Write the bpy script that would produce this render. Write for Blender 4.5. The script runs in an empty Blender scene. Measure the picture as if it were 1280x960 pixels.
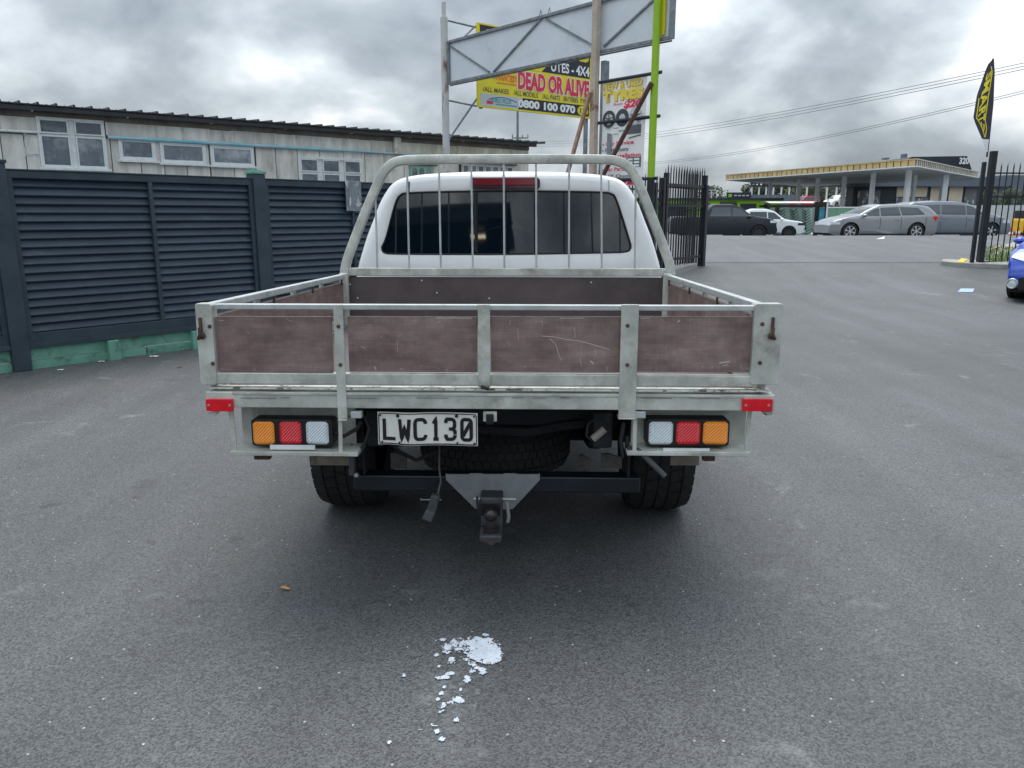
import bpy, math, random
from mathutils import Vector, Matrix, noise
from bisect import bisect_right
random.seed(7)
R = math.radians
SC = bpy.context.scene
COL = SC.collection

# ------------------------------------------------------------------ camera
CAM_H, FPX, PITCH = 1.4, 962.0, R(12.4)
cd = bpy.data.cameras.new("camera"); cam = bpy.data.objects.new("camera", cd); COL.objects.link(cam)
cd.sensor_width = 36; cd.lens = 36 * FPX / 1280; cd.clip_end = 5000; cd.clip_start = 0.05
cam.location = (0, 0, CAM_H); cam.rotation_euler = (R(90) - PITCH, 0, 0)
SC.camera = cam

# ------------------------------------------------------------------ world, sun, exposure
SUN_EL, SUN_AZ = R(70), R(-8)          # azimuth measured from +Y (ahead) towards +X
w = bpy.data.worlds.new("World"); SC.world = w; w.use_nodes = True
nt = w.node_tree; nt.nodes.clear()
def N(t, **k):
    n = nt.nodes.new(t)
    for a, b in k.items(): setattr(n, a, b)
    return n
L = lambda a, b: nt.links.new(a, b)
out = N('ShaderNodeOutputWorld'); bg = N('ShaderNodeBackground')
sky = N('ShaderNodeTexSky', sky_type='NISHITA', sun_disc=False, sun_elevation=SUN_EL, sun_rotation=SUN_AZ)
sky.air_density = 1.0; sky.dust_density = 2.0
skm = N('ShaderNodeVectorMath', operation='SCALE'); skm.inputs[3].default_value = 0.07
L(sky.outputs[0], skm.inputs[0])
tc = N('ShaderNodeTexCoord'); sp = N('ShaderNodeSeparateXYZ'); L(tc.outputs['Generated'], sp.inputs[0])
def MA(op, a, b=None, clamp=False):
    n = N('ShaderNodeMath', operation=op, use_clamp=clamp)
    for i, v in enumerate((a, b)):
        if v is None: continue
        if isinstance(v, (int, float)): n.inputs[i].default_value = v
        else: L(v, n.inputs[i])
    return n.outputs[0]
zc = MA('MAXIMUM', sp.outputs[2], 0.0)
den = MA('ADD', zc, 0.50)
cx = N('ShaderNodeCombineXYZ')
L(MA('DIVIDE', sp.outputs[0], den), cx.inputs[0]); L(MA('DIVIDE', sp.outputs[1], den), cx.inputs[1])
n1 = N('ShaderNodeTexNoise'); n1.inputs['Scale'].default_value = 2.9; n1.inputs['Detail'].default_value = 9
n1.inputs['Roughness'].default_value = 0.52; n1.inputs['Distortion'].default_value = 0.15
n2 = N('ShaderNodeTexNoise'); n2.inputs['Scale'].default_value = 1.25; n2.inputs['Detail'].default_value = 4
L(cx.outputs[0], n1.inputs['Vector']); L(cx.outputs[0], n2.inputs['Vector'])
dens = MA('ADD', MA('MULTIPLY', n1.outputs[0], 0.62), MA('MULTIPLY', n2.outputs[0], 0.38))
cr = N('ShaderNodeValToRGB'); L(dens, cr.inputs[0])
el = cr.color_ramp.elements
el[0].position = 0.385; el[0].color = (0.98, 1.0, 1.02, 1)
el[1].position = 0.60; el[1].color = (0.25, 0.29, 0.33, 1)
e = el.new(0.44); e.color = (0.64, 0.705, 0.75, 1)
e = el.new(0.51); e.color = (0.41, 0.46, 0.505, 1)
lum = MA('ADD', MA('MULTIPLY', zc, 1.25), 0.41)           # overcast sky: brighter towards the zenith
cl = N('ShaderNodeVectorMath', operation='SCALE'); L(cr.outputs[0], cl.inputs[0]); L(lum, cl.inputs[3])
mx = N('ShaderNodeMix', data_type='RGBA'); mx.inputs[0].default_value = 0.93
L(skm.outputs[0], mx.inputs[6]); L(cl.outputs[0], mx.inputs[7])
L(mx.outputs[2], bg.inputs[0]); bg.inputs[1].default_value = 1.0
L(bg.outputs[0], out.inputs[0])

sd = bpy.data.lights.new("sun", 'SUN'); sun = bpy.data.objects.new("sun", sd); COL.objects.link(sun)
sd.energy = 1.1; sd.angle = R(38); sd.color = (1.0, 0.97, 0.93)
sdir = Vector((math.sin(SUN_AZ) * math.cos(SUN_EL), math.cos(SUN_AZ) * math.cos(SUN_EL), math.sin(SUN_EL)))
sun.rotation_euler = (-sdir).to_track_quat('-Z', 'Y').to_euler()
SC.view_settings.view_transform = 'Standard'; SC.view_settings.look = 'None'
SC.view_settings.exposure = 1.0; SC.view_settings.gamma = 1.0

# ------------------------------------------------------------------ surveying helpers
FWD = Vector((0, math.cos(PITCH), -math.sin(PITCH))); UPV = Vector((0, math.sin(PITCH), math.cos(PITCH)))
def ray(px, py): return FWD + Vector(((px - 640) / FPX, 0, 0)) + UPV * ((480 - py) / FPX)
def at(px, py, D):
    d = ray(px, py); return Vector((0, 0, CAM_H)) + d * (D / d.y)
def hit(px, py, o, ang):
    """(distance along, height) where a sight line meets the upright plane through o heading ang"""
    d = ray(px, py); c, s = math.cos(ang), math.sin(ang)
    nx, ny = -s, c
    t = (o[0] * nx + o[1] * ny) / (d.x * nx + d.y * ny)
    p = d * t
    return ((p.x - o[0]) * c + (p.y - o[1]) * s, p.z + CAM_H)
PROF = [(-3000, 0), (12, 0), (15, .13), (17, .31), (20, .46), (24, .665), (26, .72), (28, .66), (32, .42), (40, .1), (48, 0), (3000, 0)]
def gz(x, y):
    for (a, za), (b, zb) in zip(PROF, PROF[1:]):
        if a <= y <= b: return za + (zb - za) * (y - a) / (b - a)
    return 0
def ground(px, py):
    d = ray(px, py); t = 0.5
    while t < 300:
        p = d * t
        if p.z + CAM_H <= gz(p.x, p.y): break
        t += 0.01
    return Vector((p.x, p.y, gz(p.x, p.y)))

# ------------------------------------------------------------------ materials
MATS = {}
def mat(name, base, rough=0.6, metal=0.0, var=0.0, scale=6.0, base2=None, bump=0.0, bscale=None, coat=0.0, spec=0.5,
        stain=None, stain_scale=3.0, stain_lo=.6, stain_hi=.7, stretch=(1, 1, 1), trans=0.0, alpha=1.0, emit=None, rnd=0.0, ior=1.45):
    if name in MATS: return MATS[name]
    m = bpy.data.materials.new(name); m.use_nodes = True; MATS[name] = m
    t = m.node_tree; b = t.nodes['Principled BSDF']
    b.inputs['Roughness'].default_value = rough; b.inputs['Metallic'].default_value = metal
    b.inputs['Coat Weight'].default_value = coat; b.inputs['Coat Roughness'].default_value = .08
    b.inputs['Specular IOR Level'].default_value = spec; b.inputs['IOR'].default_value = ior
    b.inputs['Transmission Weight'].default_value = trans; b.inputs['Alpha'].default_value = alpha
    c = (*base, 1); b.inputs['Base Color'].default_value = c
    if emit: b.inputs['Emission Color'].default_value = (*emit[0], 1); b.inputs['Emission Strength'].default_value = emit[1]
    lk = t.links.new
    co = None
    if var or base2 or bump or stain or rnd:
        g = t.nodes.new('ShaderNodeTexCoord'); mp = t.nodes.new('ShaderNodeMapping'); mp.inputs['Scale'].default_value = stretch
        oi = t.nodes.new('ShaderNodeObjectInfo')
        ad = t.nodes.new('ShaderNodeVectorMath'); ad.operation = 'ADD'
        sc = t.nodes.new('ShaderNodeMath'); sc.operation = 'MULTIPLY'; sc.inputs[1].default_value = 37.0
        lk(oi.outputs['Random'], sc.inputs[0]); lk(g.outputs['Object'], ad.inputs[0]); lk(sc.outputs[0], ad.inputs[1])
        lk(ad.outputs[0], mp.inputs['Vector'])
        n = t.nodes.new('ShaderNodeTexNoise'); n.inputs['Scale'].default_value = scale; n.inputs['Detail'].default_value = 7
        n.inputs['Roughness'].default_value = .62
        lk(mp.outputs[0], n.inputs['Vector'])
        col = None
        if var or base2:
            r = t.nodes.new('ShaderNodeValToRGB'); lk(n.outputs[0], r.inputs[0])
            c2 = base2 or tuple(min(1, x * (1 + var)) for x in base)
            c1 = base if base2 else tuple(x * (1 - var) for x in base)
            r.color_ramp.elements[0].position = .34; r.color_ramp.elements[0].color = (*c1, 1)
            r.color_ramp.elements[1].position = .68; r.color_ramp.elements[1].color = (*c2, 1)
            col = r.outputs[0]
        if stain:
            n3 = t.nodes.new('ShaderNodeTexNoise'); n3.inputs['Scale'].default_value = stain_scale; n3.inputs['Detail'].default_value = 8
            n3.inputs['Roughness'].default_value = .7
            lk(mp.outputs[0], n3.inputs['Vector'])
            mr = t.nodes.new('ShaderNodeMapRange'); mr.inputs[1].default_value = stain_lo; mr.inputs[2].default_value = stain_hi
            lk(n3.outputs[0], mr.inputs[0])
            mm = t.nodes.new('ShaderNodeMix'); mm.data_type = 'RGBA'; lk(mr.outputs[0], mm.inputs[0])
            if col: lk(col, mm.inputs[6])
            else: mm.inputs[6].default_value = c
            mm.inputs[7].default_value = (*stain, 1); col = mm.outputs[2]
        if rnd:
            hs = t.nodes.new('ShaderNodeHueSaturation')
            ma = t.nodes.new('ShaderNodeMapRange'); ma.inputs[3].default_value = 1 - rnd; ma.inputs[4].default_value = 1 + rnd
            lk(oi.outputs['Random'], ma.inputs[0]); lk(ma.outputs[0], hs.inputs['Value'])
            if col: lk(col, hs.inputs['Color'])
            else: hs.inputs['Color'].default_value = c
            col = hs.outputs[0]
        if col: lk(col, b.inputs['Base Color'])
        if bump:
            n4 = t.nodes.new('ShaderNodeTexNoise'); n4.inputs['Scale'].default_value = bscale or scale * 4; n4.inputs['Detail'].default_value = 5
            lk(mp.outputs[0], n4.inputs['Vector'])
            bp = t.nodes.new('ShaderNodeBump'); bp.inputs['Distance'].default_value = bump; bp.inputs['Strength'].default_value = .6
            lk(n4.outputs[0], bp.inputs['Height']); lk(bp.outputs[0], b.inputs['Normal'])
    return m

GALV = mat('galvanised', (.39, .405, .375), .46, .25, base2=(.68, .695, .64), scale=7, bump=.0012, bscale=60, stain=(.20, .185, .14), stain_scale=6, stain_lo=.52, stain_hi=.78)
GALV2 = mat('galvanised_bright', (.42, .45, .45), .42, .35, base2=(.6, .63, .63), scale=9, bump=.001, bscale=60, stain=(.2, .19, .16), stain_scale=6, stain_lo=.6, stain_hi=.75)
PLY = mat('film_ply', (.150, .098, .090), .5, base2=(.275, .20, .188), scale=6, bump=.0007, bscale=150, stretch=(1, 1, 1.6), stain=(.34, .30, .29), stain_scale=9, stain_lo=.66, stain_hi=.84, rnd=.08)
def plyfix(m):
    t = m.node_tree; b = t.nodes['Principled BSDF']; lk = t.links.new; src = b.inputs['Base Color'].links[0].from_socket
    g = t.nodes.new('ShaderNodeTexCoord')
    for sc, a, c in (((8, 8, 260), .86, 1.14), ((230, 230, 9), .90, 1.10), ((14, 14, 20), .84, 1.16), ((3, 3, 30), .86, 1.14)):
        mp = t.nodes.new('ShaderNodeMapping'); mp.inputs['Scale'].default_value = sc; lk(g.outputs['Object'], mp.inputs[0])
        n = t.nodes.new('ShaderNodeTexNoise'); n.inputs['Scale'].default_value = 1; n.inputs['Detail'].default_value = 4; n.inputs['Roughness'].default_value = .65; lk(mp.outputs[0], n.inputs['Vector'])
        mr = t.nodes.new('ShaderNodeMapRange'); mr.inputs[1].default_value = .3; mr.inputs[2].default_value = .7; mr.inputs[3].default_value = a; mr.inputs[4].default_value = c; lk(n.outputs[0], mr.inputs[0])
        x = t.nodes.new('ShaderNodeVectorMath'); x.operation = 'SCALE'; lk(src, x.inputs[0]); lk(mr.outputs[0], x.inputs[3]); src = x.outputs[0]
    lk(src, b.inputs['Base Color'])
plyfix(PLY)
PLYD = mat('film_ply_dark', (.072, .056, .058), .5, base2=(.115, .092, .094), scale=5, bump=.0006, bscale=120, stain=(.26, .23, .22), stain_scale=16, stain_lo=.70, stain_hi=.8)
PLYEDGE = mat('ply_edge', (.36, .30, .26), .8, var=.4, scale=40)
RUST = mat('rust', (.060, .035, .028), .85, base2=(.13, .075, .055), scale=30, bump=.002)
BLACK = mat('black_steel', (.012, .015, .020), .45, var=.3, scale=10, bump=.0006)
UNDER = mat('under_dark', (.009, .012, .017), .8, base2=(.018, .021, .026), scale=9, bump=.002, stain=(.07, .06, .05), stain_scale=7, stain_lo=.6, stain_hi=.75)
RUBBER = mat('tyre_rubber', (.013, .0145, .016), .85, base2=(.024, .026, .027), scale=12, bump=.0015)
PAINTW = mat('white_paint', (.86, .87, .885), .22, coat=.6, var=.03, scale=3)
GLASS = mat('tinted_glass', (.004, .009, .016), .03, spec=.7, ior=1.6)
GLASSF = mat('glass_painted_clouds', (.07, .09, .12), .08, spec=.8, base2=(.17, .20, .23), scale=1.2, stain=(.42, .46, .50), stain_scale=1.6, stain_lo=.5, stain_hi=.75, rnd=.3)  # pale noise patches painted into the glass stand for cloudy sky reflections
SEAL = mat('rubber_seal', (.01, .011, .012), .5)
REDL = mat('red_lens', (.72, .006, .018), .18, spec=.7, coat=.5, emit=((.6, .0, .01), .10))
AMBL = mat('amber_lens', (.95, .30, .005), .2, spec=.7, coat=.5, emit=((.9, .25, .0), .10))
CLRL = mat('clear_lens', (.62, .70, .74), .15, spec=.8, coat=.5, var=.08, scale=60)
REFL = mat('red_reflector', (.72, .008, .02), .3, var=.1, scale=25, emit=((.8, .0, .015), .10))
DKRED = mat('brake_lens', (.24, .020, .035), .12, spec=.7, coat=.5)
CHROME = mat('bolt_metal', (.5, .5, .48), .35, .8)
for m_ in (REDL, AMBL, REFL):
    m_.node_tree.nodes['Principled BSDF'].inputs['Emission Strength'].default_value = 0
HLAMP = mat('headlamp_lens', (.26, .30, .33), .12, base2=(.50, .55, .58), scale=14, spec=.8, coat=.4)
PLATEW = mat('plate_white', (.72, .72, .68), .4, var=.07, scale=20, bump=.001, bscale=30)
PLATEB = mat('plate_black', (.012, .012, .014), .4)
NAVY = mat('navy_slat', (.020, .036, .058), .5, base2=(.034, .057, .084), scale=6, bump=.001, bscale=30, stain=(.085, .12, .155), stain_scale=9, stain_lo=.58, stain_hi=.85, stretch=(.4, 1, 1), rnd=.13)
NAVYF = mat('navy_frame', (.022, .038, .054), .55, base2=(.040, .060, .078), scale=5, bump=.0012, stain=(.18, .26, .26), stain_scale=11, stain_lo=.69, stain_hi=.77)
GREENP = mat('green_paint', (.10, .27, .21), .6, base2=(.18, .40, .31), scale=5, bump=.002, stain=(.06, .075, .06), stain_scale=6, stain_lo=.55, stain_hi=.7)
CLAD = mat('weathered_ply', (.52, .51, .48), .85, base2=(.82, .81, .77), scale=3.2, bump=.003, bscale=18, stretch=(1.6, 1.6, .45), stain=(.30, .26, .20), stain_scale=2.5, stain_lo=.58, stain_hi=.78, rnd=.12)
TRIMW = mat('white_trim', (.70, .74, .75), .55, var=.1, scale=12, stain=(.35, .33, .30), stain_scale=9, stain_lo=.62, stain_hi=.75)
ROOFM = mat('dark_roof', (.030, .034, .040), .5, var=.3, scale=5)
PIPEB = mat('blue_pipe', (.42, .60, .68), .5, base2=(.16, .48, .60), scale=1.3)
RUSTP = mat('rusty_white_pole', (.52, .53, .52), .6, var=.12, scale=8, stain=(.22, .10, .06), stain_scale=5, stain_lo=.52, stain_hi=.64, stretch=(1, 1, .35))
TANP = mat('tan_pole', (.42, .34, .27), .65, base2=(.55, .48, .40), scale=6, stain=(.2, .09, .05), stain_scale=3, stain_lo=.55, stain_hi=.65)
COPPER = mat('rusty_brace', (.33, .19, .13), .7, base2=(.48, .33, .25), scale=12)
LIMEP = mat('lime_paint', (.29, .50, .02), .45, var=.06, scale=4)
PANELG = mat('sign_back', (.60, .65, .70), .5, base2=(.70, .75, .79), scale=1.4, stain=(.42, .45, .48), stain_scale=2, stain_lo=.55, stain_hi=.8)
STEELG = mat('grey_steel', (.22, .24, .26), .5, .3, var=.3, scale=9)
CONC = mat('concrete', (.26, .255, .235), .85, base2=(.42, .41, .375), scale=4, bump=.003)
RUSTD = mat('dark_rust_tube', (.085, .038, .035), .6, base2=(.16, .08, .07), scale=14)
def flat(name, c, r=.5): return mat(name, c, r)
YEL = mat('sign_yellow', (.80, .68, .03), .45, var=.05, scale=3, stain=(.62, .55, .12), stain_scale=4, stain_lo=.55, stain_hi=.75); SBLK = flat('sign_black', (.025, .03, .04)); SWHT = flat('sign_white', (.82, .84, .85))
SRED = flat('sign_red', (.75, .03, .09)); SORG = flat('sign_orange', (.82, .22, .04)); SGRY = flat('sign_grey', (.52, .58, .64)); STEAL = flat('sign_teal', (.05, .35, .33))
SDARK = flat('sign_text_dark', (.09, .12, .10)); SAMB = flat('sign_amber', (.86, .66, .08)); SBRN = flat('sign_outline', (.38, .30, .16))

# ------------------------------------------------------------------ mesh helpers
class MB:
    def __init__(s): s.v = []; s.f = []
    def add(s, vs, fs):
        o = len(s.v); s.v += [tuple(v) for v in vs]; s.f += [tuple(i + o for i in f) for f in fs]; return s
    def box(s, x0, x1, y0, y1, z0, z1):
        if x0 > x1: x0, x1 = x1, x0
        if y0 > y1: y0, y1 = y1, y0
        if z0 > z1: z0, z1 = z1, z0
        v = [(x, y, z) for z in (z0, z1) for y in (y0, y1) for x in (x0, x1)]
        return s.add(v, [(0, 2, 3, 1), (4, 5, 7, 6), (0, 1, 5, 4), (1, 3, 7, 5), (3, 2, 6, 7), (2, 0, 4, 6)])
    def bar(s, a, b, w_, h=None, up=(0, 0, 1)):
        a, b = Vector(a), Vector(b); h = h or w_; d = (b - a).normalized(); u = Vector(up)
        if abs(d.dot(u)) > .95: u = Vector((0, 1, 0))
        r = d.cross(u).normalized(); u = r.cross(d).normalized()
        v = [p + r * (i * w_ / 2) + u * (j * h / 2) for p in (a, b) for i, j in ((-1, -1), (1, -1), (1, 1), (-1, 1))]
        return s.add(v, [(3, 2, 1, 0), (4, 5, 6, 7), (0, 1, 5, 4), (1, 2, 6, 5), (2, 3, 7, 6), (3, 0, 4, 7)])
    def tube(s, pts, rad, n=10, cap=True):
        pts = [Vector(p) for p in pts]; rs = rad if isinstance(rad, (list, tuple)) else [rad] * len(pts)
        rings = []; prev = None
        for i, p in enumerate(pts):
            d = (pts[min(i + 1, len(pts) - 1)] - pts[max(i - 1, 0)]).normalized()
            if prev is None:
                u = Vector((0, 0, 1)) if abs(d.z) < .9 else Vector((0, 1, 0))
            else: u = prev
            r = d.cross(u).normalized(); u = r.cross(d).normalized(); prev = u
            rings.append([p + (r * math.cos(t) + u * math.sin(t)) * rs[i] for t in [2 * math.pi * k / n for k in range(n)]])
        v = [q for g in rings for q in g]; f = []
        for i in range(len(pts) - 1):
            for k in range(n): f.append((i * n + k, i * n + (k + 1) % n, (i + 1) * n + (k + 1) % n, (i + 1) * n + k))
        if cap: f += [tuple(range(n))[::-1], tuple((len(pts) - 1) * n + k for k in range(n))]
        return s.add(v, f)
    def prism(s, pts, y0, y1):
        """polygon in (x,z) pushed from y0 to y1"""
        n = len(pts); v = [(x, y0, z) for x, z in pts] + [(x, y1, z) for x, z in pts]
        f = [tuple(range(n)), tuple(range(2 * n - 1, n - 1, -1))] + [(i, i + n, (i + 1) % n + n, (i + 1) % n) for i in range(n)]
        return s.add(v, f)
    def prismz(s, pts, z0, z1):
        n = len(pts); v = [(x, y, z0) for x, y in pts] + [(x, y, z1) for x, y in pts]
        f = [tuple(range(n))[::-1], tuple(range(n, 2 * n))] + [(i, (i + 1) % n, (i + 1) % n + n, i + n) for i in range(n)]
        return s.add(v, f)
    def lathe(s, prof, c, axis='x', n=32):
        """profile of (along axis, radius) round c"""
        v = []; f = []; m = len(prof)
        for k in range(n):
            t = 2 * math.pi * k / n; ct, st = math.cos(t), math.sin(t)
            for a, r in prof:
                if axis == 'x': v.append((c[0] + a, c[1] + r * ct, c[2] + r * st))
                elif axis == 'y': v.append((c[0] + r * ct, c[1] + a, c[2] + r * st))
                else: v.append((c[0] + r * ct, c[1] + r * st, c[2] + a))
        for k in range(n):
            for i in range(m - 1): f.append((k * m + i, k * m + i + 1, ((k + 1) % n) * m + i + 1, ((k + 1) % n) * m + i))
        return s.add(v, f)
    def grid(s, fn, nu, nv):
        v = [fn(i / nu, j / nv) for j in range(nv + 1) for i in range(nu + 1)]
        f = [(j * (nu + 1) + i, j * (nu + 1) + i + 1, (j + 1) * (nu + 1) + i + 1, (j + 1) * (nu + 1) + i) for j in range(nv) for i in range(nu)]
        return s.add(v, f)
    def build(s, name, m, parent=None, bevel=0, smooth=False, loc=None, **props):
        me = bpy.data.meshes.new(name); me.from_pydata(s.v, [], s.f); me.update()
        import bmesh
        b = bmesh.new(); b.from_mesh(me); bmesh.ops.recalc_face_normals(b, faces=b.faces)
        b.to_mesh(me); b.free()
        me.materials.append(m)
        o = bpy.data.objects.new(name, me); COL.objects.link(o)
        if parent: o.parent = parent
        if loc: o.location = loc
        if bevel:
            md = o.modifiers.new('bevel', 'BEVEL'); md.width = bevel; md.segments = 2; md.limit_method = 'ANGLE'; md.angle_limit = R(40)
            md.harden_normals = False
        if smooth:
            for p in me.polygons: p.use_smooth = True
            try: me.set_sharp_from_angle(angle=R(38))
            except Exception: pass
        for k, v in props.items(): o[k] = v
        return o
def thing(name, label, cat, loc=(0, 0, 0), rz=0, group=None, rx=0):
    o = bpy.data.objects.new(name, None); COL.objects.link(o); o.location = loc; o.rotation_euler = (rx, 0, rz)
    o['label'] = label; o['category'] = cat
    if group: o['group'] = group
    return o
def tag(o, label, cat, group=None):
    o['label'] = label; o['category'] = cat
    if group: o['group'] = group
    return o
def text(s, x0, z0, x1, z1, m, parent, y=-.004, bold=.0, shear=0, name='lettering', rot=0, mirror=False, sheary=0.0):
    """flat lettering fitted into a rectangle of the parent's upright face"""
    cu = bpy.data.curves.new('t', 'FONT'); cu.body = s; cu.size = 1; cu.extrude = 0.0; cu.offset = bold; cu.shear = shear
    cu.resolution_u = 3
    o = bpy.data.objects.new('t', cu); COL.objects.link(o)
    bpy.context.view_layer.update()
    me = bpy.data.meshes.new_from_object(o.evaluated_get(bpy.context.evaluated_depsgraph_get()))
    bpy.data.objects.remove(o); 
    vs = [(v.co.x, v.co.y) for v in me.vertices]
    if rot: vs = [(x * math.cos(rot) - q * math.sin(rot), x * math.sin(rot) + q * math.cos(rot)) for x, q in vs]
    a0, a1 = min(v[0] for v in vs), max(v[0] for v in vs); b0, b1 = min(v[1] for v in vs), max(v[1] for v in vs)
    for v, (a, b) in zip(me.vertices, vs):
        u = (a - a0) / (a1 - a0); t = (b - b0) / (b1 - b0)
        if mirror: u = 1 - u
        v.co = (x0 + u * (x1 - x0), y, z0 + t * (z1 - z0) + sheary * u)
    me.name = name; me.materials.clear(); me.materials.append(m)
    o = bpy.data.objects.new(name, me); COL.objects.link(o); o.parent = parent
    return o

# ------------------------------------------------------------------ ground
def asphalt(name, c1, c2, seed=0.0, speck=.42):
    m = bpy.data.materials.new(name); m.use_nodes = True; t = m.node_tree; b = t.nodes['Principled BSDF']; lk = t.links.new
    g = t.nodes.new('ShaderNodeTexCoord')
    def noise_(sc, det=5, rough=.6, vec=None):
        n = t.nodes.new('ShaderNodeTexNoise'); n.inputs['Scale'].default_value = sc; n.inputs['Detail'].default_value = det
        n.inputs['Roughness'].default_value = rough; lk(vec or g.outputs['Object'], n.inputs['Vector']); return n.outputs[0]
    def ramp(i, a, b_, ca, cb):
        r = t.nodes.new('ShaderNodeValToRGB'); lk(i, r.inputs[0]); r.color_ramp.elements[0].position = a; r.color_ramp.elements[1].position = b_
        r.color_ramp.elements[0].color = (*ca, 1); r.color_ramp.elements[1].color = (*cb, 1); return r.outputs[0]
    def mul(a, b_, f=1, mode='MULTIPLY'):
        x = t.nodes.new('ShaderNodeMix'); x.data_type = 'RGBA'; x.blend_type = mode
        if isinstance(f, float) or isinstance(f, int): x.inputs[0].default_value = f
        else: lk(f, x.inputs[0])
        lk(a, x.inputs[6])
        if isinstance(b_, tuple): x.inputs[7].default_value = (*b_, 1)
        else: lk(b_, x.inputs[7])
        return x.outputs[2]
    col = ramp(noise_(.22, 6, .55), .32, .70, c1, c2)
    col = mul(col, ramp(noise_(1.3, 6, .65), .25, .75, (.88, .88, .88), (1.12, 1.12, 1.12)))
    # long faint streaks along the drive
    mp = t.nodes.new('ShaderNodeMapping'); mp.inputs['Scale'].default_value = (1.4, .12, 1); mp.inputs['Rotation'].default_value = (0, 0, R(12))
    lk(g.outputs['Object'], mp.inputs[0])
    col = mul(col, ramp(noise_(2.0, 4, .6, mp.outputs[0]), .3, .75, (.88, .88, .88), (1.13, 1.13, 1.12)))
    # aggregate
    vo = t.nodes.new('ShaderNodeTexVoronoi'); vo.inputs['Scale'].default_value = 180; lk(g.outputs['Object'], vo.inputs['Vector'])
    sp_ = t.nodes.new('ShaderNodeSeparateColor'); lk(vo.outputs['Color'], sp_.inputs[0])
    col = mul(col, ramp(sp_.outputs[0], 0, 1, (.42, .42, .42), (1.60, 1.60, 1.60)))
    vo2 = t.nodes.new('ShaderNodeTexVoronoi'); vo2.inputs['Scale'].default_value = 75; lk(g.outputs['Object'], vo2.inputs['Vector'])
    s2 = t.nodes.new('ShaderNodeSeparateColor'); lk(vo2.outputs['Color'], s2.inputs[0])
    near = t.nodes.new('ShaderNodeMath'); near.operation = 'LESS_THAN'; near.inputs[1].default_value = .0032; lk(vo2.outputs['Distance'], near.inputs[0])
    near.inputs[1].default_value = .30
    gt = t.nodes.new('ShaderNodeMath'); gt.operation = 'GREATER_THAN'; gt.inputs[1].default_value = .98; lk(s2.outputs[1], gt.inputs[0])
    an = t.nodes.new('ShaderNodeMath'); an.operation = 'MULTIPLY'; lk(near.outputs[0], an.inputs[0]); lk(gt.outputs[0], an.inputs[1])
    an2 = t.nodes.new('ShaderNodeMath'); an2.operation = 'MULTIPLY'; lk(an.outputs[0], an2.inputs[0]); lk(s2.outputs[2], an2.inputs[1])
    col = mul(col, (speck, speck, speck * 1.02), an2.outputs[0], 'MIX')
    # faint pale scuffs and darker rolled tracks
    rn = noise_(.75, 3, .5); ab = t.nodes.new('ShaderNodeMath'); ab.operation = 'SUBTRACT'; lk(rn, ab.inputs[0]); ab.inputs[1].default_value = .5
    a2 = t.nodes.new('ShaderNodeMath'); a2.operation = 'ABSOLUTE'; lk(ab.outputs[0], a2.inputs[0])
    m1 = t.nodes.new('ShaderNodeMapRange'); m1.inputs[1].default_value = .002; m1.inputs[2].default_value = .012; m1.inputs[3].default_value = 1; m1.inputs[4].default_value = 0; lk(a2.outputs[0], m1.inputs[0])
    m2 = t.nodes.new('ShaderNodeMapRange'); m2.inputs[1].default_value = .52; m2.inputs[2].default_value = .66; lk(noise_(1.9, 8, .75), m2.inputs[0])
    m3 = t.nodes.new('ShaderNodeMath'); m3.operation = 'MULTIPLY'; lk(m1.outputs[0], m3.inputs[0]); lk(m2.outputs[0], m3.inputs[1])
    m4 = t.nodes.new('ShaderNodeMath'); m4.operation = 'MULTIPLY'; lk(m3.outputs[0], m4.inputs[0]); m4.inputs[1].default_value = .42
    col = mul(col, (.30, .31, .32), m4.outputs[0], 'MIX')
    mp3 = t.nodes.new('ShaderNodeMapping'); mp3.inputs['Scale'].default_value = (.9, .06, 1); mp3.inputs['Rotation'].default_value = (0, 0, R(-4)); lk(g.outputs['Object'], mp3.inputs[0])
    col = mul(col, ramp(noise_(2.6, 2, .4, mp3.outputs[0]), .42, .62, (.90, .90, .905), (1.06, 1.06, 1.06)))
    # oil spots, small stains
    col = mul(col, ramp(noise_(2.2, 4, .5), .66, .72, (1, 1, 1), (.74, .73, .72)))
    # dark spots
    d = ramp(noise_(5.5, 2, .4), .70, .76, (1, 1, 1), (.62, .60, .58)); col = mul(col, d)
    lk(col, b.inputs['Base Color']); b.inputs['Roughness'].default_value = .60; b.inputs['Specular IOR Level'].default_value = .6
    bp = t.nodes.new('ShaderNodeBump'); bp.inputs['Distance'].default_value = .004; bp.inputs['Strength'].default_value = .55
    lk(vo.outputs['Distance'], bp.inputs['Height'])
    bp2 = t.nodes.new('ShaderNodeBump'); bp2.inputs['Distance'].default_value = .003; bp2.inputs['Strength'].default_value = .5
    lk(noise_(60, 5, .7), bp2.inputs['Height']); lk(bp.outputs[0], bp2.inputs['Normal']); lk(bp2.outputs[0], b.inputs['Normal'])
    return m
ASPH = asphalt('yard_asphalt', (.062, .066, .070), (.104, .109, .115))
ASPH2 = asphalt('street_asphalt', (.080, .085, .092), (.112, .118, .126))
ys = [-400, -30, -10, 0, 6, 12, 13, 14, 15, 16, 17, 18, 19, 20, 22, 24, 25, 26, 27, 28, 30, 32, 36, 40, 48, 80, 200, 800, 2500]
xs = [-2500, -300, -60, -20, 0, 20, 60, 300, 2500]
def sheet(name, x_list, y_list, m, dz=0):
    mb = MB(); nx = len(x_list)
    mb.add([(x, y, gz(x, y) + dz) for y in y_list for x in x_list],
           [(j * nx + i, j * nx + i + 1, (j + 1) * nx + i + 1, (j + 1) * nx + i) for j in range(len(y_list) - 1) for i in range(nx - 1)])
    o = mb.build(name, m); o['kind'] = 'structure'
    for p in o.data.polygons: p.use_smooth = False
    return o
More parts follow.
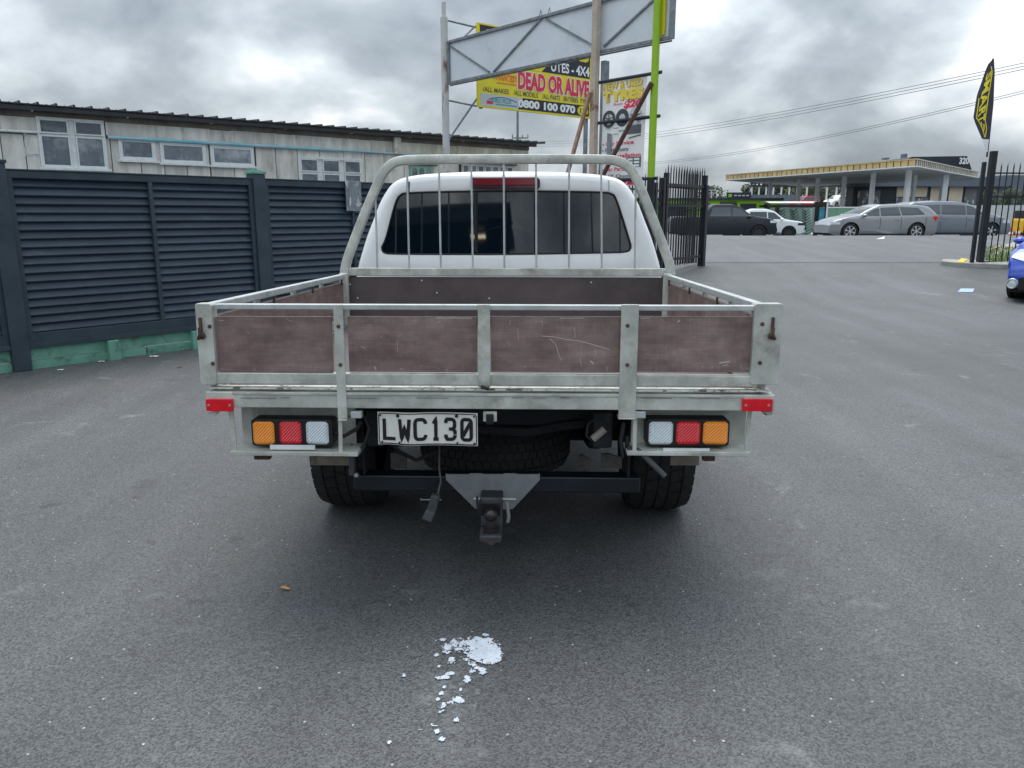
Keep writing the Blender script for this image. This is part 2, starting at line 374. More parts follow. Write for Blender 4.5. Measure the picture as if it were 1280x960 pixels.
sheet('ground', xs, ys, ASPH)
sheet('road', [-60, 0, 60], [17.6, 18, 19, 20, 22, 24, 25, 26, 27, 28, 30, 32, 36, 40, 46], ASPH2, .006)

# ------------------------------------------------------------------ THE UTE
TY, TR = R(-1.6), R(-1.3)
truck = thing('ute', 'white flat deck ute with galvanised tray and brown ply dropside boards, seen from behind', 'ute',
              (-.09, 2.6, 0.0), TY, rx=0)
truck.rotation_euler = (TR, 0, TY)
TM = Matrix.Translation(truck.location) @ truck.rotation_euler.to_matrix().to_4x4(); TI = TM.inverted()
def T(px, py, v):
    """(u, z) in the ute's own frame where the sight line crosses its plane v"""
    o = TI @ Vector((0, 0, CAM_H)); d = TI.to_3x3() @ ray(px, py); t = (v - o.y) / d.y; p = o + d * t
    return p.x, p.z
def pb(mb, x0, y0, x1, y1, v, dep):
    a, zt = T(x0, y0, v); b, zb = T(x1, y1, v)
    return mb.box(a, b, v, v + dep, zb, zt)
def P1(x0, y0, x1, y1, v, dep, name, m, bevel=.002, parent=None, **k):
    return pb(MB(), x0, y0, x1, y1, v, dep).build(name, m, parent or truck, bevel=bevel, **k)
# tailgate
tg = P1(268, 380, 947, 389, .004, .032, 'tailgate', GALV2, .003)
P1(268, 466, 947, 484, .003, .034, 'bottom_rail', GALV, .003, tg)
for x0, x1 in ((269, 416.5), (434, 596.5), (613.5, 776.5), (794.5, 946)):
    P1(x0, 396.3, x1, 465.6, .014, .016, 'panel', PLY, .001, tg)
    P1(x0, 395.6, x1, 396.2, .0145, .015, 'panel_edge', PLYEDGE, 0, tg)
for x0, x1, yb, nm in ((416, 434, 524, 'post'), (597, 613, 484.5, 'post'), (777, 794.5, 522, 'post')):
    a, zt = T(x0, 380.5, -.006); b, zb = T(x1, yb, -.006)
    mb = MB().box(a, b, -.006, .004, zb, zt)
    if yb > 500: mb.box(a, b, -.006, .05, zb - .008, zb)
    mb.build('post', GALV, tg, bevel=.003)
for x0, x1, yb in ((243, 271, 481), (944, 972.5, 481)):
    a, zt = T(x0, 379.5, -.004); b, zb = T(x1, yb, -.004); c = .006
    MB().prism([(a + c, zt), (b - c, zt), (b, zt - c), (b, zb + c), (b - c, zb), (a + c, zb), (a, zb + c), (a, zt - c)], -.004, .045).build('end_plate', GALV, tg, bevel=.002)
bolts = [(262, 408), (266, 454.5), (423, 408), (425.5, 456), (784.5, 407), (784, 456), (953, 405), (950, 453.5)]
for x, y in bolts:
    u, z = T(x, y, -.006)
    MB().lathe([(-.005, .0), (-.005, .004), (-.003, .0065), (.002, .0068)], (u, -.006, z), 'y', 12).build('bolt', RUST, tg, smooth=True)
for x, s in ((252, 1), (965, -1)):
    u, z = T(x, 412, -.004)
    mb = MB().box(u - .004, u + .004, -.016, -.004, z - .030, z + .042)
    mb.tube([(u - .004 * s, -.028, z - .03), (u + .006 * s, -.034, z - .015), (u + .004 * s, -.03, z + .01)], .006, 8)
    mb.lathe([(-.02, 0), (-.012, .011), (0, .011)], (u + .003 * s, -.006, z - .022), 'y', 14)
    mb.build('latch', RUST, tg, smooth=True)
mb = MB(); mb.tube([T3 for T3 in [(T(601, 483, -.01)[0], -.012, T(601, 483, -.01)[1]), (T(611, 486, -.01)[0], -.012, T(611, 486, -.01)[1])]], .006, 8)
mb.build('hinge_pin', BLACK, tg)
# scratches on the boards
mb = MB()
def scratch(pts, wpx=.7, v=.0135):
    for (a, b), (c, d) in zip(pts, pts[1:]):
        u0, z0 = T(a, b, v); u1, z1 = T(c, d, v)
        mb.bar((u0, v, z0), (u1, v, z1), .0006, wpx * .0026, up=(0, 0, 1) if abs(a - c) > abs(b - d) else (1, 0, 0))
scratch([(677, 420), (692, 421), (706, 424), (722, 426), (735, 429), (752, 434), (762, 437)], .8)
scratch([(687, 423), (695, 431), (699, 445), (702, 450)], .7); scratch([(718, 409), (719, 420), (718, 423)], .5)
scratch([(647, 410), (648, 424)], .5); scratch([(725, 448), (727, 458)], .5); scratch([(738, 451), (742, 455)], 1.6); scratch([(744, 437), (745, 444)], .5)
scratch([(899, 454), (912, 452)], 1.6); scratch([(903, 457), (910, 456)], .9); scratch([(847, 403), (850, 400)], 1.5); scratch([(468, 458), (470, 462)], 1.3)
scratch([(800, 398), (812, 397.4)], .9); scratch([(545, 397.6), (590, 397.6)], 1.1); scratch([(700, 398), (730, 397.6)], .8); scratch([(496, 425), (497, 440)], .4)
random.seed(21)
for k in range(46):
    bx_ = random.choice(((272, 413), (437, 593), (616, 773), (797, 943)))
    x0 = random.uniform(*bx_); y0 = random.choice((random.uniform(397.5, 401), random.uniform(400, 463), random.uniform(455, 464)))
    ln_ = random.uniform(1.5, 7); an_ = random.choice((0, 1.4, 1.6, .3, 2.7)) + random.uniform(-.2, .2)
    x1 = min(max(x0 + ln_ * math.cos(an_), bx_[0]), bx_[1]); y1 = min(max(y0 + ln_ * math.sin(an_), 397.3), 464)
    if abs(x1 - x0) + abs(y1 - y0) > 1: scratch([(x0, y0), (x1, y1)], random.uniform(.22, .55))
mb.build('scratch', mat('scratched_ply', (.50, .46, .43), .8), tg, kind='stuff')
# deck
dk = P1(257, 489.5, 968, 514, 0.0, .06, 'deck', GALV, .003)
P1(262, 486.0, 965, 488.6, .004, .05, 'hinge_strip', mat('bare_edge', (.62, .63, .58), .5, var=.25, scale=20, stain=(.12, .1, .08), stain_scale=30, stain_lo=.55, stain_hi=.6), .0005, dk)
P1(290, 490, 930, 497.3, -.004, .004, 'beam_lip', GALV, .001, dk)
a, z = T(257, 489.5, 0); b, _ = T(968, 489.5, 0); zdk = z
for s, (ua) in ((-1, a), (1, b)):
    MB().box(ua - .002, ua + .028 * -s, .0605, 2.06, z - .07, z).build('side_beam', GALV, dk, bevel=.003)
MB().box(a + .03, b - .03, .0605, 2.05, z - .012, z - .002).build('deck_floor', PLYD, dk)
for k in range(5):
    MB().box(a + .04, b - .04, .35 + k * .38, .40 + k * .38, z - .07, z - .013).build('crossbearer', UNDER, dk)
# light cracks on the beam
mb = MB()
for x0, x1, y in ((300, 345, 497.5), (350, 362, 497.2), (430, 470, 497.6), (520, 560, 497.4), (640, 655, 497.2), (665, 682, 497.6), (700, 712, 497.3), (800, 840, 497.5), (860, 900, 497.3)):
    u0, zz = T(x0, y, -.0045); u1, _ = T(x1, y, -.0045); mb.box(u0, u1, -.0048, -.0041, zz - .0008, zz + .0008)
mb.build('seam', RUST, dk)
# side boards
u_l = T(247, 385, 0)[0]; u_r = T(969, 385, 0)[0]
ztop = T(600, 380, 0)[1]
zrail = ztop - .004
for s, ue in ((-1, u_l), (1, u_r)):
    i = -s
    sb = MB().box(ue, ue + .032 * i, .047, 2.0, zrail - .028, zrail).build('side_board', GALV2, truck, bevel=.004)
    MB().box(ue, ue + .032 * i, .047, 2.0, zdk + .006, zdk + .055).build('bottom_rail', GALV, sb, bevel=.003)
    MB().box(ue + .010 * i, ue + .024 * i, .06, 1.98, zdk + .056, zrail - .050).build('panel', PLY, sb)
    MB().box(ue + .0095 * i, ue + .0245 * i, .06, 1.98, zrail - .0495, zrail - .047).build('panel_edge', PLYEDGE, sb)
    for vv in (.55, 1.05, 1.55):
        MB().box(ue - .008 * i, ue + .009 * i, vv, vv + .045, zdk - .02, zrail - .029).build('post', GALV, sb, bevel=.002)
    for vv in (.7, 1.3, 1.9):
        MB().box(ue + .026 * i, ue + .034 * i, vv, vv + .01, zrail - .06, zrail - .028).build('bolt', RUST, sb)
    MB().box(ue + .003 * i, ue + .05 * i, 1.96, 2.0, zdk, zrail + .006).build('corner_post', GALV, sb, bevel=.003)
# headboard
VH = 2.04
hb = P1(432, 335, 838.5, 345.5, VH - .005, .045, 'headboard', GALV, .004)
zb_ply = zdk
uL, zt = T(433.5, 346.2, VH + .01); uR, _ = T(834, 346.2, VH + .01)
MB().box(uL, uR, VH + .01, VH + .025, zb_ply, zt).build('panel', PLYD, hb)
for x, y in ((437.5, 355.5), (447, 372.5), (739, 353), (829.5, 350), (527, 350.5), (611.5, 373), (546, 366)):
    u, z = T(x, y, VH + .008)
    MB().lathe([(-.001, 0), (-.001, .004), (.003, .005)], (u, VH + .008, z), 'y', 8).build('screw', TRIMW, hb)
for x0, x1 in ((427.5, 433.5), (834.5, 840.5)):
    u0, z0 = T(x0, 344, VH - .01); u1, _ = T(x1, 344, VH - .01)
    MB().box(u0, u1, VH - .012, VH + .035, zdk, z0).build('post', GALV, hb, bevel=.003)
# hoop: rounded square tube swept along a bent path
cl = [(430, 347), (430.5, 338), (433, 325), (443, 299), (455, 268), (468, 238), (476, 220), (482, 211), (490, 204), (500, 200.5), (515, 199.3), (580, 199), (640, 198.7),
      (700, 198.7), (755, 199), (768, 200), (779, 203.5), (788, 210), (794, 219), (800, 232), (812, 263), (823, 291), (834, 320), (838, 331), (838.5, 340), (838.5, 347)]
pts = []
for (x0, y0), (x1, y1) in zip(cl, cl[1:]):
    for k in range(3): pts.append((x0 + (x1 - x0) * k / 3, y0 + (y1 - y0) * k / 3))
pts.append(cl[-1])
for _ in range(3): pts = [pts[0]] + [((a[0] + 2 * b[0] + c[0]) / 4, (a[1] + 2 * b[1] + c[1]) / 4) for a, b, c in zip(pts, pts[1:], pts[2:])] + [pts[-1]]
P3 = [Vector((T(x, y, VH)[0], VH, T(x, y, VH)[1])) for x, y in pts]
mb = MB(); hw, hd, cc = .0265, .025, .010
ring = []
prof = [(-hw + cc, -hd), (hw - cc, -hd), (hw - .003, -hd + .003), (hw, -hd + cc), (hw, hd - cc), (hw - cc, hd), (-hw + cc, hd), (-hw, hd - cc), (-hw, -hd + cc), (-hw + .003, -hd + .003)]
vs = []; fs = []; n = len(prof)
for i, p in enumerate(P3):
    d = (P3[min(i + 1, len(P3) - 1)] - P3[max(i - 1, 0)]).normalized(); nr = Vector((-d.z, 0, d.x))
    vs += [p + nr * a + Vector((0, b + .012, 0)) for a, b in prof]
for i in range(len(P3) - 1):
    for k in range(n): fs.append((i * n + k, i * n + (k + 1) % n, (i + 1) * n + (k + 1) % n, (i + 1) * n + k))
fs += [tuple(range(n)), tuple((len(P3) - 1) * n + k for k in range(n))[::-1]]
mb.add(vs, fs).build('hoop', GALV, hb, smooth=True)
for xt, yt, xb in ((469, 238, 471.5), (508.5, 203, 511.5), (548.5, 203, 551), (589, 203, 591), (629.5, 203, 630.5), (670, 203, 670.5), (711.5, 203, 711.2), (751.5, 203, 752.3), (795, 221, 793.5)):
    u0, z0 = T(xt, yt, VH); u1, z1 = T(xb, 336, VH)
    MB().tube([(u0, VH + .004, z0), (u1, VH + .004, z1)], .0062, 8).build('bar', GALV2, hb, smooth=True)
# marker reflectors
for x0, x1 in ((256.5, 291.5), (928.5, 965.5)):
    r_ = P1(x0, 499, x1, 514.5, -.012, .010, 'reflector', REFL, .002)
    for x in (x0 + 4, x1 - 4.5):
        u, z = T(x, 506.8, -.012); MB().lathe([(-.002, 0), (-.002, .004), (.001, .0055)], (u, -.012, z), 'y', 12).build('screw', CHROME, r_, smooth=True)
for x0, x1, d in ((257, 272, 1), (953, 968, -1)):
    (ua, za), (ub, zb_) = T(x0, 515, .0), T(x1, 515, .0)
    lo = T(x0 + 7, 520, 0)[1]
    MB().prism([(ua, za), (ub, za), ((ua + ub) / 2 + .006 * d, lo), ((ua + ub) / 2 - .008 * d, lo)], .004, .04).build('bracket', GALV, truck)
# tail lamp boxes
def lamp(sgn, hx0, hx1, cells, bx0, bx1, st_o, st_i, sh, tabx):
    lb = thing('x', '', ''); bpy.data.objects.remove(lb)
    V = .06
    box_ = P1(bx0, 507, bx1, 566, V + .06, .006, 'lamp_box', GALV, .001)
    # side cheek and shelf
    (s0, z0), (s1, _) = T(sh[0], 564.5, .0), T(sh[1], 564.5, .0)
    z1 = T(sh[0], 569.5, .0)[1]
    ins = .03
    pts = [(s0, .0), (s1, .0), (s1, .13), (s0, .13)]
    MB().prismz(pts, z1, z0).build('shelf', GALV, box_, bevel=.002)
    lp = MB(); u0, zt = T(hx0, 524, V - .02); u1, zb2 = T(hx1, 558.5, V - .02)
    c = .008
    lp.prism([(u0 + c, zt), (u1 - c, zt), (u1, zt - c), (u1, zb2 + c), (u1 - c, zb2), (u0 + c, zb2), (u0, zb2 + c), (u0, zt - c)], V - .02, V + .05)
    tl = lp.build('tail_lamp', mat('lamp_housing', (.012, .013, .015), .5), truck, bevel=.003)
    # raised rim round the lenses
    for (x0, x1, m_) in cells:
        u0, zt = T(x0, 527, V - .022); u1, zb2 = T(x1, 555.5, V - .022)
        g = MB(); nx, nz = 14, 14
        def fn(a, b, u0=u0, u1=u1, zt=zt, zb2=zb2):
            e_ = min(a, 1 - a, b, 1 - b)
            y = V - .022 - .006 * min(1, e_ * 10)
            if e_ > .05: y -= .0022 * ((int(a * nx + .5) + int(b * nz + .5)) % 2)
            # rounded corners
            px_, pz_ = a - .5, b - .5; k = 1 - .10 * max(0, (abs(px_) + abs(pz_)) - .9) / .1
            return (u0 + (u1 - u0) * (.5 + px_ * k), y, zb2 + (zt - zb2) * (.5 + pz_ * k))
        g.grid(fn, nx, nz).build('lens', m_, tl)
    MB().box(T(tabx[0], 557.5, .02)[0], T(tabx[1], 557.5, .02)[0], .015, .02, T(600, 563.5, .02)[1], T(600, 558, .02)[1]).build('label_plate', TRIMW, box_)
    for (xa, ya), (xb, yb), wd in (st_o, st_i):
        (ua, za), (ub, zb3) = T(xa, ya, .02), T(xb, yb, .02)
        MB().bar((ua, .02, za), (ub, .02, zb3), wd, .006, up=(0, 1, 0)).build('strut', GALV, box_, bevel=.001)
lamp(-1, 313, 416.5, ((315.5, 344, AMBL), (348.5, 377.5, REDL), (382, 411.5, CLRL)), 301, 446, ((288.5, 514), (294, 566), .018), ((425.5, 515), (426, 566), .014), (287, 447), (338, 394))
lamp(1, 808.5, 911, ((811.5, 840.5, CLRL), (846, 874.5, REDL), (879.5, 909, AMBL)), 790, 930, ((937.5, 514), (932, 566), .014), ((794, 515), (793, 566), .014), (784, 938), (829, 887))
for pts in (((446, 516), (447, 545), (441, 562), (430, 569), (404, 569), (404, 566), (440, 560)),):
    pass
# tabs under the deck
P1(438, 514.6, 452, 523, .0, .03, 'tab', GALV2, .002); P1(793, 514.6, 807, 523, .0, .03, 'tab', GALV2, .002)
P1(604, 514.6, 621, 527, .01, .01, 'tab', GALV, .001); P1(607.5, 518, 617, 531, .003, .02, 'bolt', BLACK, .003)
P1(317, 570, 337, 575, .05, .03, 'tab', RUST, .003); P1(879, 570, 894, 577, .05, .03, 'tab', RUST, .004)
# remains of the guards above the tyres
for x0, x1, cut in ((388, 441, 1), (838, 874, 0)):
    g_ = P1(x0, 571, x1, 582, .30, .05, 'guard_bracket', mat('tan_bracket', (.24, .20, .16), .7, var=.3, scale=14, stain=(.1, .05, .03), stain_scale=9), .002)
# number plate
pu0, pz0 = T(473, 556.3, .02); pu1, pz1 = T(597, 516, .02)
PW, PH = pu1 - pu0, pz1 - pz0
pl = bpy.data.objects.new('number_plate', None)
def platefn(a, b, off=0):
    x = pu0 + PW * a; z = pz0 + PH * b
    warp = .004 * math.sin(a * 9 + b * 2) + .003 * math.sin(a * 17)
    return (x, .02 - off + warp * .6, z + .0020 * math.sin(a * 11 + 1) * (1 if b < .5 else .4))
plate = MB().grid(lambda a, b: platefn(a, b, 0), 48, 12).build('number_plate', PLATEW, truck, smooth=True)
md = plate.modifiers.new('solid', 'SOLIDIFY'); md.thickness = .002; md.offset = 1
def pln(pts, wd, off=.0022):
    """thick flat stroke on the plate; pts in plate fractions"""
    m_ = MB(); P = [Vector((p[0] * PW, p[1] * PH)) for p in pts]
    Q = []
    for a, b in zip(P, P[1:]):
        nseg = max(1, int((b - a).length / .008))
        for k in range(nseg): Q.append(a + (b - a) * k / nseg)
    Q.append(P[-1])
    closed = (P[0] - P[-1]).length < 1e-6
    for i in range(len(Q)):
        d0 = (Q[i] - Q[i - 1]) if i > 0 else ((Q[0] - Q[-2]) if closed else Q[1] - Q[0])
        d1 = (Q[i + 1] - Q[i]) if i < len(Q) - 1 else ((Q[1] - Q[0]) if closed else Q[i] - Q[i - 1])
        d0.normalize(); d1.normalize(); d = (d0 + d1); d = d.normalized() if d.length > 1e-6 else d0
        k = 1 / max(.5, d.dot(d0)); nr = Vector((-d.y, d.x)) * wd / 2 * k
        for s in (-1, 1):
            q = Q[i] + nr * s; m_.v.append(platefn(q.x / PW, q.y / PH, off))
    m_.f = [(2 * i, 2 * i + 1, 2 * i + 3, 2 * i + 2) for i in range(len(Q) - 1)]
    return m_
def arc(cx_, cy_, rx_, ry_, a0, a1, n_=6): return [(cx_ + rx_ * math.cos(R(a0 + (a1 - a0) * k / n_)), cy_ + ry_ * math.sin(R(a0 + (a1 - a0) * k / n_))) for k in range(n_ + 1)]
SW = .0125
def rr(x0, x1, y0, y1, rx_=.028, ry_=.10):
    return arc(x1 - rx_, y1 - ry_, rx_, ry_, 0, 90) + arc(x0 + rx_, y1 - ry_, rx_, ry_, 90, 180) + arc(x0 + rx_, y0 + ry_, rx_, ry_, 180, 270) + arc(x1 - rx_, y0 + ry_, rx_, ry_, 270, 360) + [(x1, y1 - ry_)]
t0, t1 = .19, .80
glyphs = [[[(.065, t1), (.065, t0), (.175, t0)]],
          [[(.222, t1), (.237, t0), (.268, .55), (.300, t0), (.318, t1)]],
          [arc(.445, .66, .035, .13, 0, 90) + arc(.405, .66, .03, .13, 90, 180) + arc(.405, .33, .03, .13, 180, 270) + arc(.445, .33, .035, .13, 270, 360)],
          [[(.558, .66), (.582, t1), (.582, t0)], [(.556, t0), (.610, t0)]],
          [arc(.735, .67, .035, .13, 0, 90)[::1] + [(.695, .80), (.685, .76), (.682, .68)], [(.77, .67), (.768, .56), (.748, .50), (.712, .50)], [(.748, .50), (.772, .44), (.773, .34)], arc(.735, .32, .038, .13, 0, -90) + [(.695, .19), (.684, .25), (.682, .33)]],
          [rr(.842, .935, t0, t1), [(.852, .30), (.925, .70)]]]
for g in glyphs:
    m_ = MB()
    for st in g:
        q = pln(st, SW); m_.add(q.v, q.f)
    m_.build('lettering', PLATEB, plate)
q = pln(rr(.012, .988, .04, .96, .02, .07), .0035, .0018); q.build('plate_border', PLATEB, plate)
for a, b in ((.03, .90), (.205, .90), (.79, .90), (.965, .90), (.04, .09), (.215, .09), (.795, .09), (.965, .09)):
    p = platefn(a, b, .003); rr_ = .006 if b > .5 and .1 < a < .9 else .0035
    MB().lathe([(-.002, 0), (-.002, rr_), (.002, rr_)], p, 'y', 8).build('screw', BLACK, plate)
# running gear -----------------------------------------------------
def tyre_parts(parent, cx_, cy_, cz_, rad, wid, lugs=True, rim_m=None, nlug=34, axis='x'):
    h = wid / 2
    prof = [(-h * .78, rad * .60), (-h * .98, rad * .72), (-h, rad * .84), (-h * .93, rad * .94), (-h * .80, rad * .975), (0, rad * .985), (h * .80, rad * .975), (h * .93, rad * .94), (h, rad * .84), (h * .98, rad * .72), (h * .78, rad * .60)]
    ty = MB().lathe(prof, (cx_, cy_, cz_), axis, 48).build('tyre', RUBBER, parent, smooth=True)
    if lugs:
        m_ = MB()
        def P(a, r, t):
            if axis == 'x': return (cx_ + a, cy_ + r * math.cos(t), cz_ + r * math.sin(t))
            return (cx_ + r * math.cos(t), cy_ + r * math.sin(t), cz_ + a)
        for k in range(nlug):
            for row, (a0, a1, sh, sk) in enumerate(((-.97, -.60, 0, .18), (-.54, -.20, .5, -.25), (-.14, .14, .1, .2), (.20, .54, .6, -.25), (.60, .97, .2, .18))):
                tt = 2 * math.pi * (k + sh) / nlug; dt = 2 * math.pi / nlug * .40
                vs_ = []
                for r_ in (.95, 1.0):
                    for aa, e_ in ((a0, -1), (a1, 1)):
                        edge = .045 if abs(aa) > .9 else 0
                        for s in (-1, 1):
                            vs_.append(P(aa * h, rad * (r_ - edge), tt + dt * s + e_ * sk * dt))
                m_.add(vs_, [(0, 1, 3, 2), (4, 6, 7, 5), (0, 4, 5, 1), (2, 3, 7, 6), (0, 2, 6, 4), (1, 5, 7, 3)])
        m_.build('tread', RUBBER, ty)
    if rim_m:
        m_ = MB().lathe([(-h * .7, rad * .61), (-h * .2, rad * .56), (h * .3, rad * .5), (h * .35, rad * .18), (h * .55, rad * .16), (h * .56, 0)], (cx_, cy_, cz_), axis, 32)
        m_.build('rim', rim_m, ty, smooth=True)
    return ty
RAKE = math.tan(-TR)
RW = .365; WB = 2.95; VAX = 1.03
uwl = T(431, 640, VAX - .3)[0]; uwr = T(826.5, 640, VAX - .3)[0]
for v_, r0 in ((VAX, 1), (VAX + WB, 1)):
    for sgn, uu in ((-1, uwl), (1, uwr)):
        wh = thing('wheel', '', ''); del wh['label']; del wh['category']
        wh.parent = truck; wh.location = (uu, v_, RW - .004 + v_ * RAKE)
        tyre_parts(wh, 0, 0, 0, RW, .285, True, mat('steel_rim', (.3, .31, .32), .4, .7))
MB().tube([(uwl, VAX, RW + VAX * RAKE), (uwr, VAX, RW + VAX * RAKE)], .045, 12).lathe([(-.13, .06), (-.1, .12), (0, .15), (.1, .12), (.13, .06)], (0, VAX, RW + VAX * RAKE), 'x', 20).build('axle', UNDER, truck, smooth=True)
zc_ = .03
for s in (-.42, .42):
    MB().box(s - .035, s + .035, .12, 4.6, .56, .70).build('chassis_rail', UNDER, truck, bevel=.01)
    MB().tube([(s, .42 + k * .14, .50 - .11 * math.sin(math.pi * k / 9)) for k in range(10)], .028, 6).build('leaf_spring', UNDER, truck)
    MB().tube([(s * 1.35, VAX - .05, .38), (s * 1.2, VAX - .22, .70)], .03, 10).build('damper', UNDER, truck)
MB().box(-.5, .5, .30, .36, .60, .69).build('crossmember', UNDER, truck, bevel=.008)
MB().box(-.46, .46, .5, .56, .60, .69).build('crossmember', UNDER, truck, bevel=.008)
# spare tyre slung flat
us, zs = T(614, 572, .42)
sp_ = tyre_parts(truck, us, .42 + .34, zs, .34, .20, True, None, 60, 'z'); sp_.name = 'spare_tyre'
MB().lathe([(-.06, .2), (.0, .19), (.04, .05), (.05, 0)], (us, .76, zs), 'z', 24).build('spare_rim', UNDER, truck, smooth=True)
# dark mass: tank, exhaust, guards above
MB().box(-.44, .44, 1.35, 2.1, .27, .64).build('blocking_tank', UNDER, truck, bevel=.03)  # tank box made wide and low to block the lit ground beyond
MB().tube([(.62, .22, .50), (.60, .5, .52), (.50, 1.3, .55), (.2, 2.2, .5), (.2, 3.4, .45)], .03, 10).build('exhaust_pipe', UNDER, truck, smooth=True)
for x0, y0, x1, y1, v_ in ((488, 567, 508, 586, .6), (724, 570, 737, 586, .6), (752, 568.5, 779, 586, .6)):
    u0, z0 = T(x0, y0, v_); u1, z1 = T(x1, y1, v_)
    MB().prism([(u0, z0), (u0 + (u1 - u0) * .3, z0 + .004), (u1, z0 - .016), (u1, z1), (u0, z1)], v_, v_ + .02).build('hanger', mat('hanger_grey', (.11, .105, .10), .7, var=.3, scale=20), truck)
# inner guards (dark liners)
for s, uu in ((-1, uwl), (1, uwr)):
    m_ = MB()
    for k in range(8):
        a0, a1 = R(20 + k * 17.5), R(20 + (k + 1) * 17.5)
        for rr_ in (.43,):
            z0_ = RW + VAX * RAKE
            p = [(uu - .15, VAX + rr_ * math.cos(a0), z0_ + rr_ * .82 * math.sin(a0)), (uu + .15, VAX + rr_ * math.cos(a0), z0_ + rr_ * .82 * math.sin(a0)),
                 (uu + .15, VAX + rr_ * math.cos(a1), z0_ + rr_ * .82 * math.sin(a1)), (uu - .15, VAX + rr_ * math.cos(a1), z0_ + rr_ * .82 * math.sin(a1))]
            m_.add(p, [(0, 1, 2, 3)])
    o = m_.build('wheel_guard', UNDER, truck); md = o.modifiers.new('s', 'SOLIDIFY'); md.thickness = .006
# tow bar
u0, z0 = T(441, 594, .20); u1, z1 = T(800, 617, .20)
tb = MB().box(u0, u1, .20, .28, z1, z0).build('tow_bar', mat('tow_bar_steel', (.007, .012, .020), .4, var=.3, scale=9), truck, bevel=.006)
for s, x in ((-1, 455), (1, 786)):
    uu = T(x, 600, .2)[0]; MB().box(uu - .004, uu + .004, .21, .40, z1, .66).build('side_plate', UNDER, tb)
pts = [(557, 592.5), (559, 593), (586, 593), (587, 592), (603, 592), (604, 593), (629, 593), (630, 592), (645, 592), (646, 593), (673, 593), (675, 592), (675, 600), (641, 636.5), (628, 637), (627.5, 623), (624, 619.5), (606, 619.5), (603, 623), (602, 637), (594, 636), (557.5, 600)]
MB().prism([T(x, y, .17) for x, y in pts], .17, .178).build('tow_plate', mat('grey_plate', (.21, .225, .24), .5, .2, var=.15, scale=12, stain=(.08, .06, .05), stain_scale=22, stain_lo=.66, stain_hi=.72), tb, bevel=.001)
bu, bz = T(614, 630, .10)
MB().box(bu - .042, bu + .042, .04, .36, bz - .03, bz + .03).build('tow_receiver', BLACK, tb, bevel=.006)
hu, hz = T(613.5, 655, -.02)
MB().box(hu - .040, hu + .040, .04, .056, hz - .035, hz + .075).box(hu - .04, hu + .04, -.05, .045, hz - .052, hz - .034).build('ball_mount', mat('worn_steel', (.06, .064, .07), .5, .4, var=.4, scale=20), tb, bevel=.004)
MB().lathe([(-.035, 0), (-.035, .028), (-.02, .028), (-.018, .017), (.005, .017)] + [(.028 + .025 * math.sin(R(a)), .025 * math.cos(R(a))) for a in range(-50, 91, 14)], (hu, -.005, hz), 'z', 24).build('tow_ball', mat('ball_steel', (.05, .045, .045), .28, .7), tb, smooth=True)
MB().lathe([(-.03, .0), (-.03, .016), (0, .022)], (hu, -.005, hz - .05), 'z', 6).box(hu - .035, hu + .036, -.035, .03, hz - .062, hz - .053).build('ball_nut', mat('nut_brown', (.14, .11, .09), .6, .3), tb)
MB().tube([(hu - .07, .09, hz + .055), (hu + .088, .09, hz + .055)], .007, 8).tube([(hu + .055, .05, hz + .06), (hu + .062, .05, hz), (hu + .058, .05, hz - .02)], .007, 6).build('hitch_pin', mat('pin_grey', (.3, .31, .31), .4, .5), tb)
MB().tube([(hu - .052, .03, hz + .085), (hu - .05, .03, hz + .02)], .004, 6).build('chain_hook', BLACK, tb)
# hanging trailer socket
cu_, cz2 = T(546, 640, .10)
c0 = T(549, 585, .14); c1 = T(551, 602, .12); c2 = T(547, 618, .10)
MB().tube([(c0[0], .16, c0[1] + .08), (c0[0], .14, c0[1]), (c1[0], .12, c1[1]), (c2[0], .10, c2[1])], .0035, 6).build('socket_cable', mat('cable_grey', (.08, .075, .075), .6), truck)
s0 = T(545, 618, .09); s1 = T(539, 641, .09); s2 = T(534, 652, .09)
so = MB().bar((s0[0], .09, s0[1]), (s1[0], .09, s1[1]), .034, .036, up=(0, 1, 0)).build('trailer_socket', mat('socket_grey', (.045, .052, .058), .5, var=.3, scale=30), truck, bevel=.006)
MB().bar((s1[0], .086, s1[1] + .012), (s2[0], .086, s2[1] + .01), .036, .03, up=(0, 1, 0)).build('socket_cap', mat('socket_cap', (.07, .08, .085), .5), so, bevel=.004)
k0 = T(526, 624, .09); k1 = T(552, 624, .09)
MB().tube([(k0[0], .085, k0[1] + .006), (k0[0], .085, k0[1]), (k1[0], .085, k1[1])], .0025, 6).build('socket_bracket', CHROME, so)
# hanging plug at the left
p0 = T(440, 572, .1); p1 = T(440, 590, .1)
q0 = MB().tube([(p0[0], .1, p0[1] + .05), (p0[0], .1, p0[1]), (p1[0], .1, p1[1] - .01)], [.006, .012, .012], 8).build('hanging_plug', mat('plug_dark', (.05, .055, .065), .5), truck, smooth=True)
MB().lathe([(-.012, 0), (-.012, .008), (.0, .009), (.008, 0)], (T(446, 593, .09)[0], .09, T(446, 593, .09)[1]), 'y', 10).build('plug_tip', CHROME, q0, smooth=True)
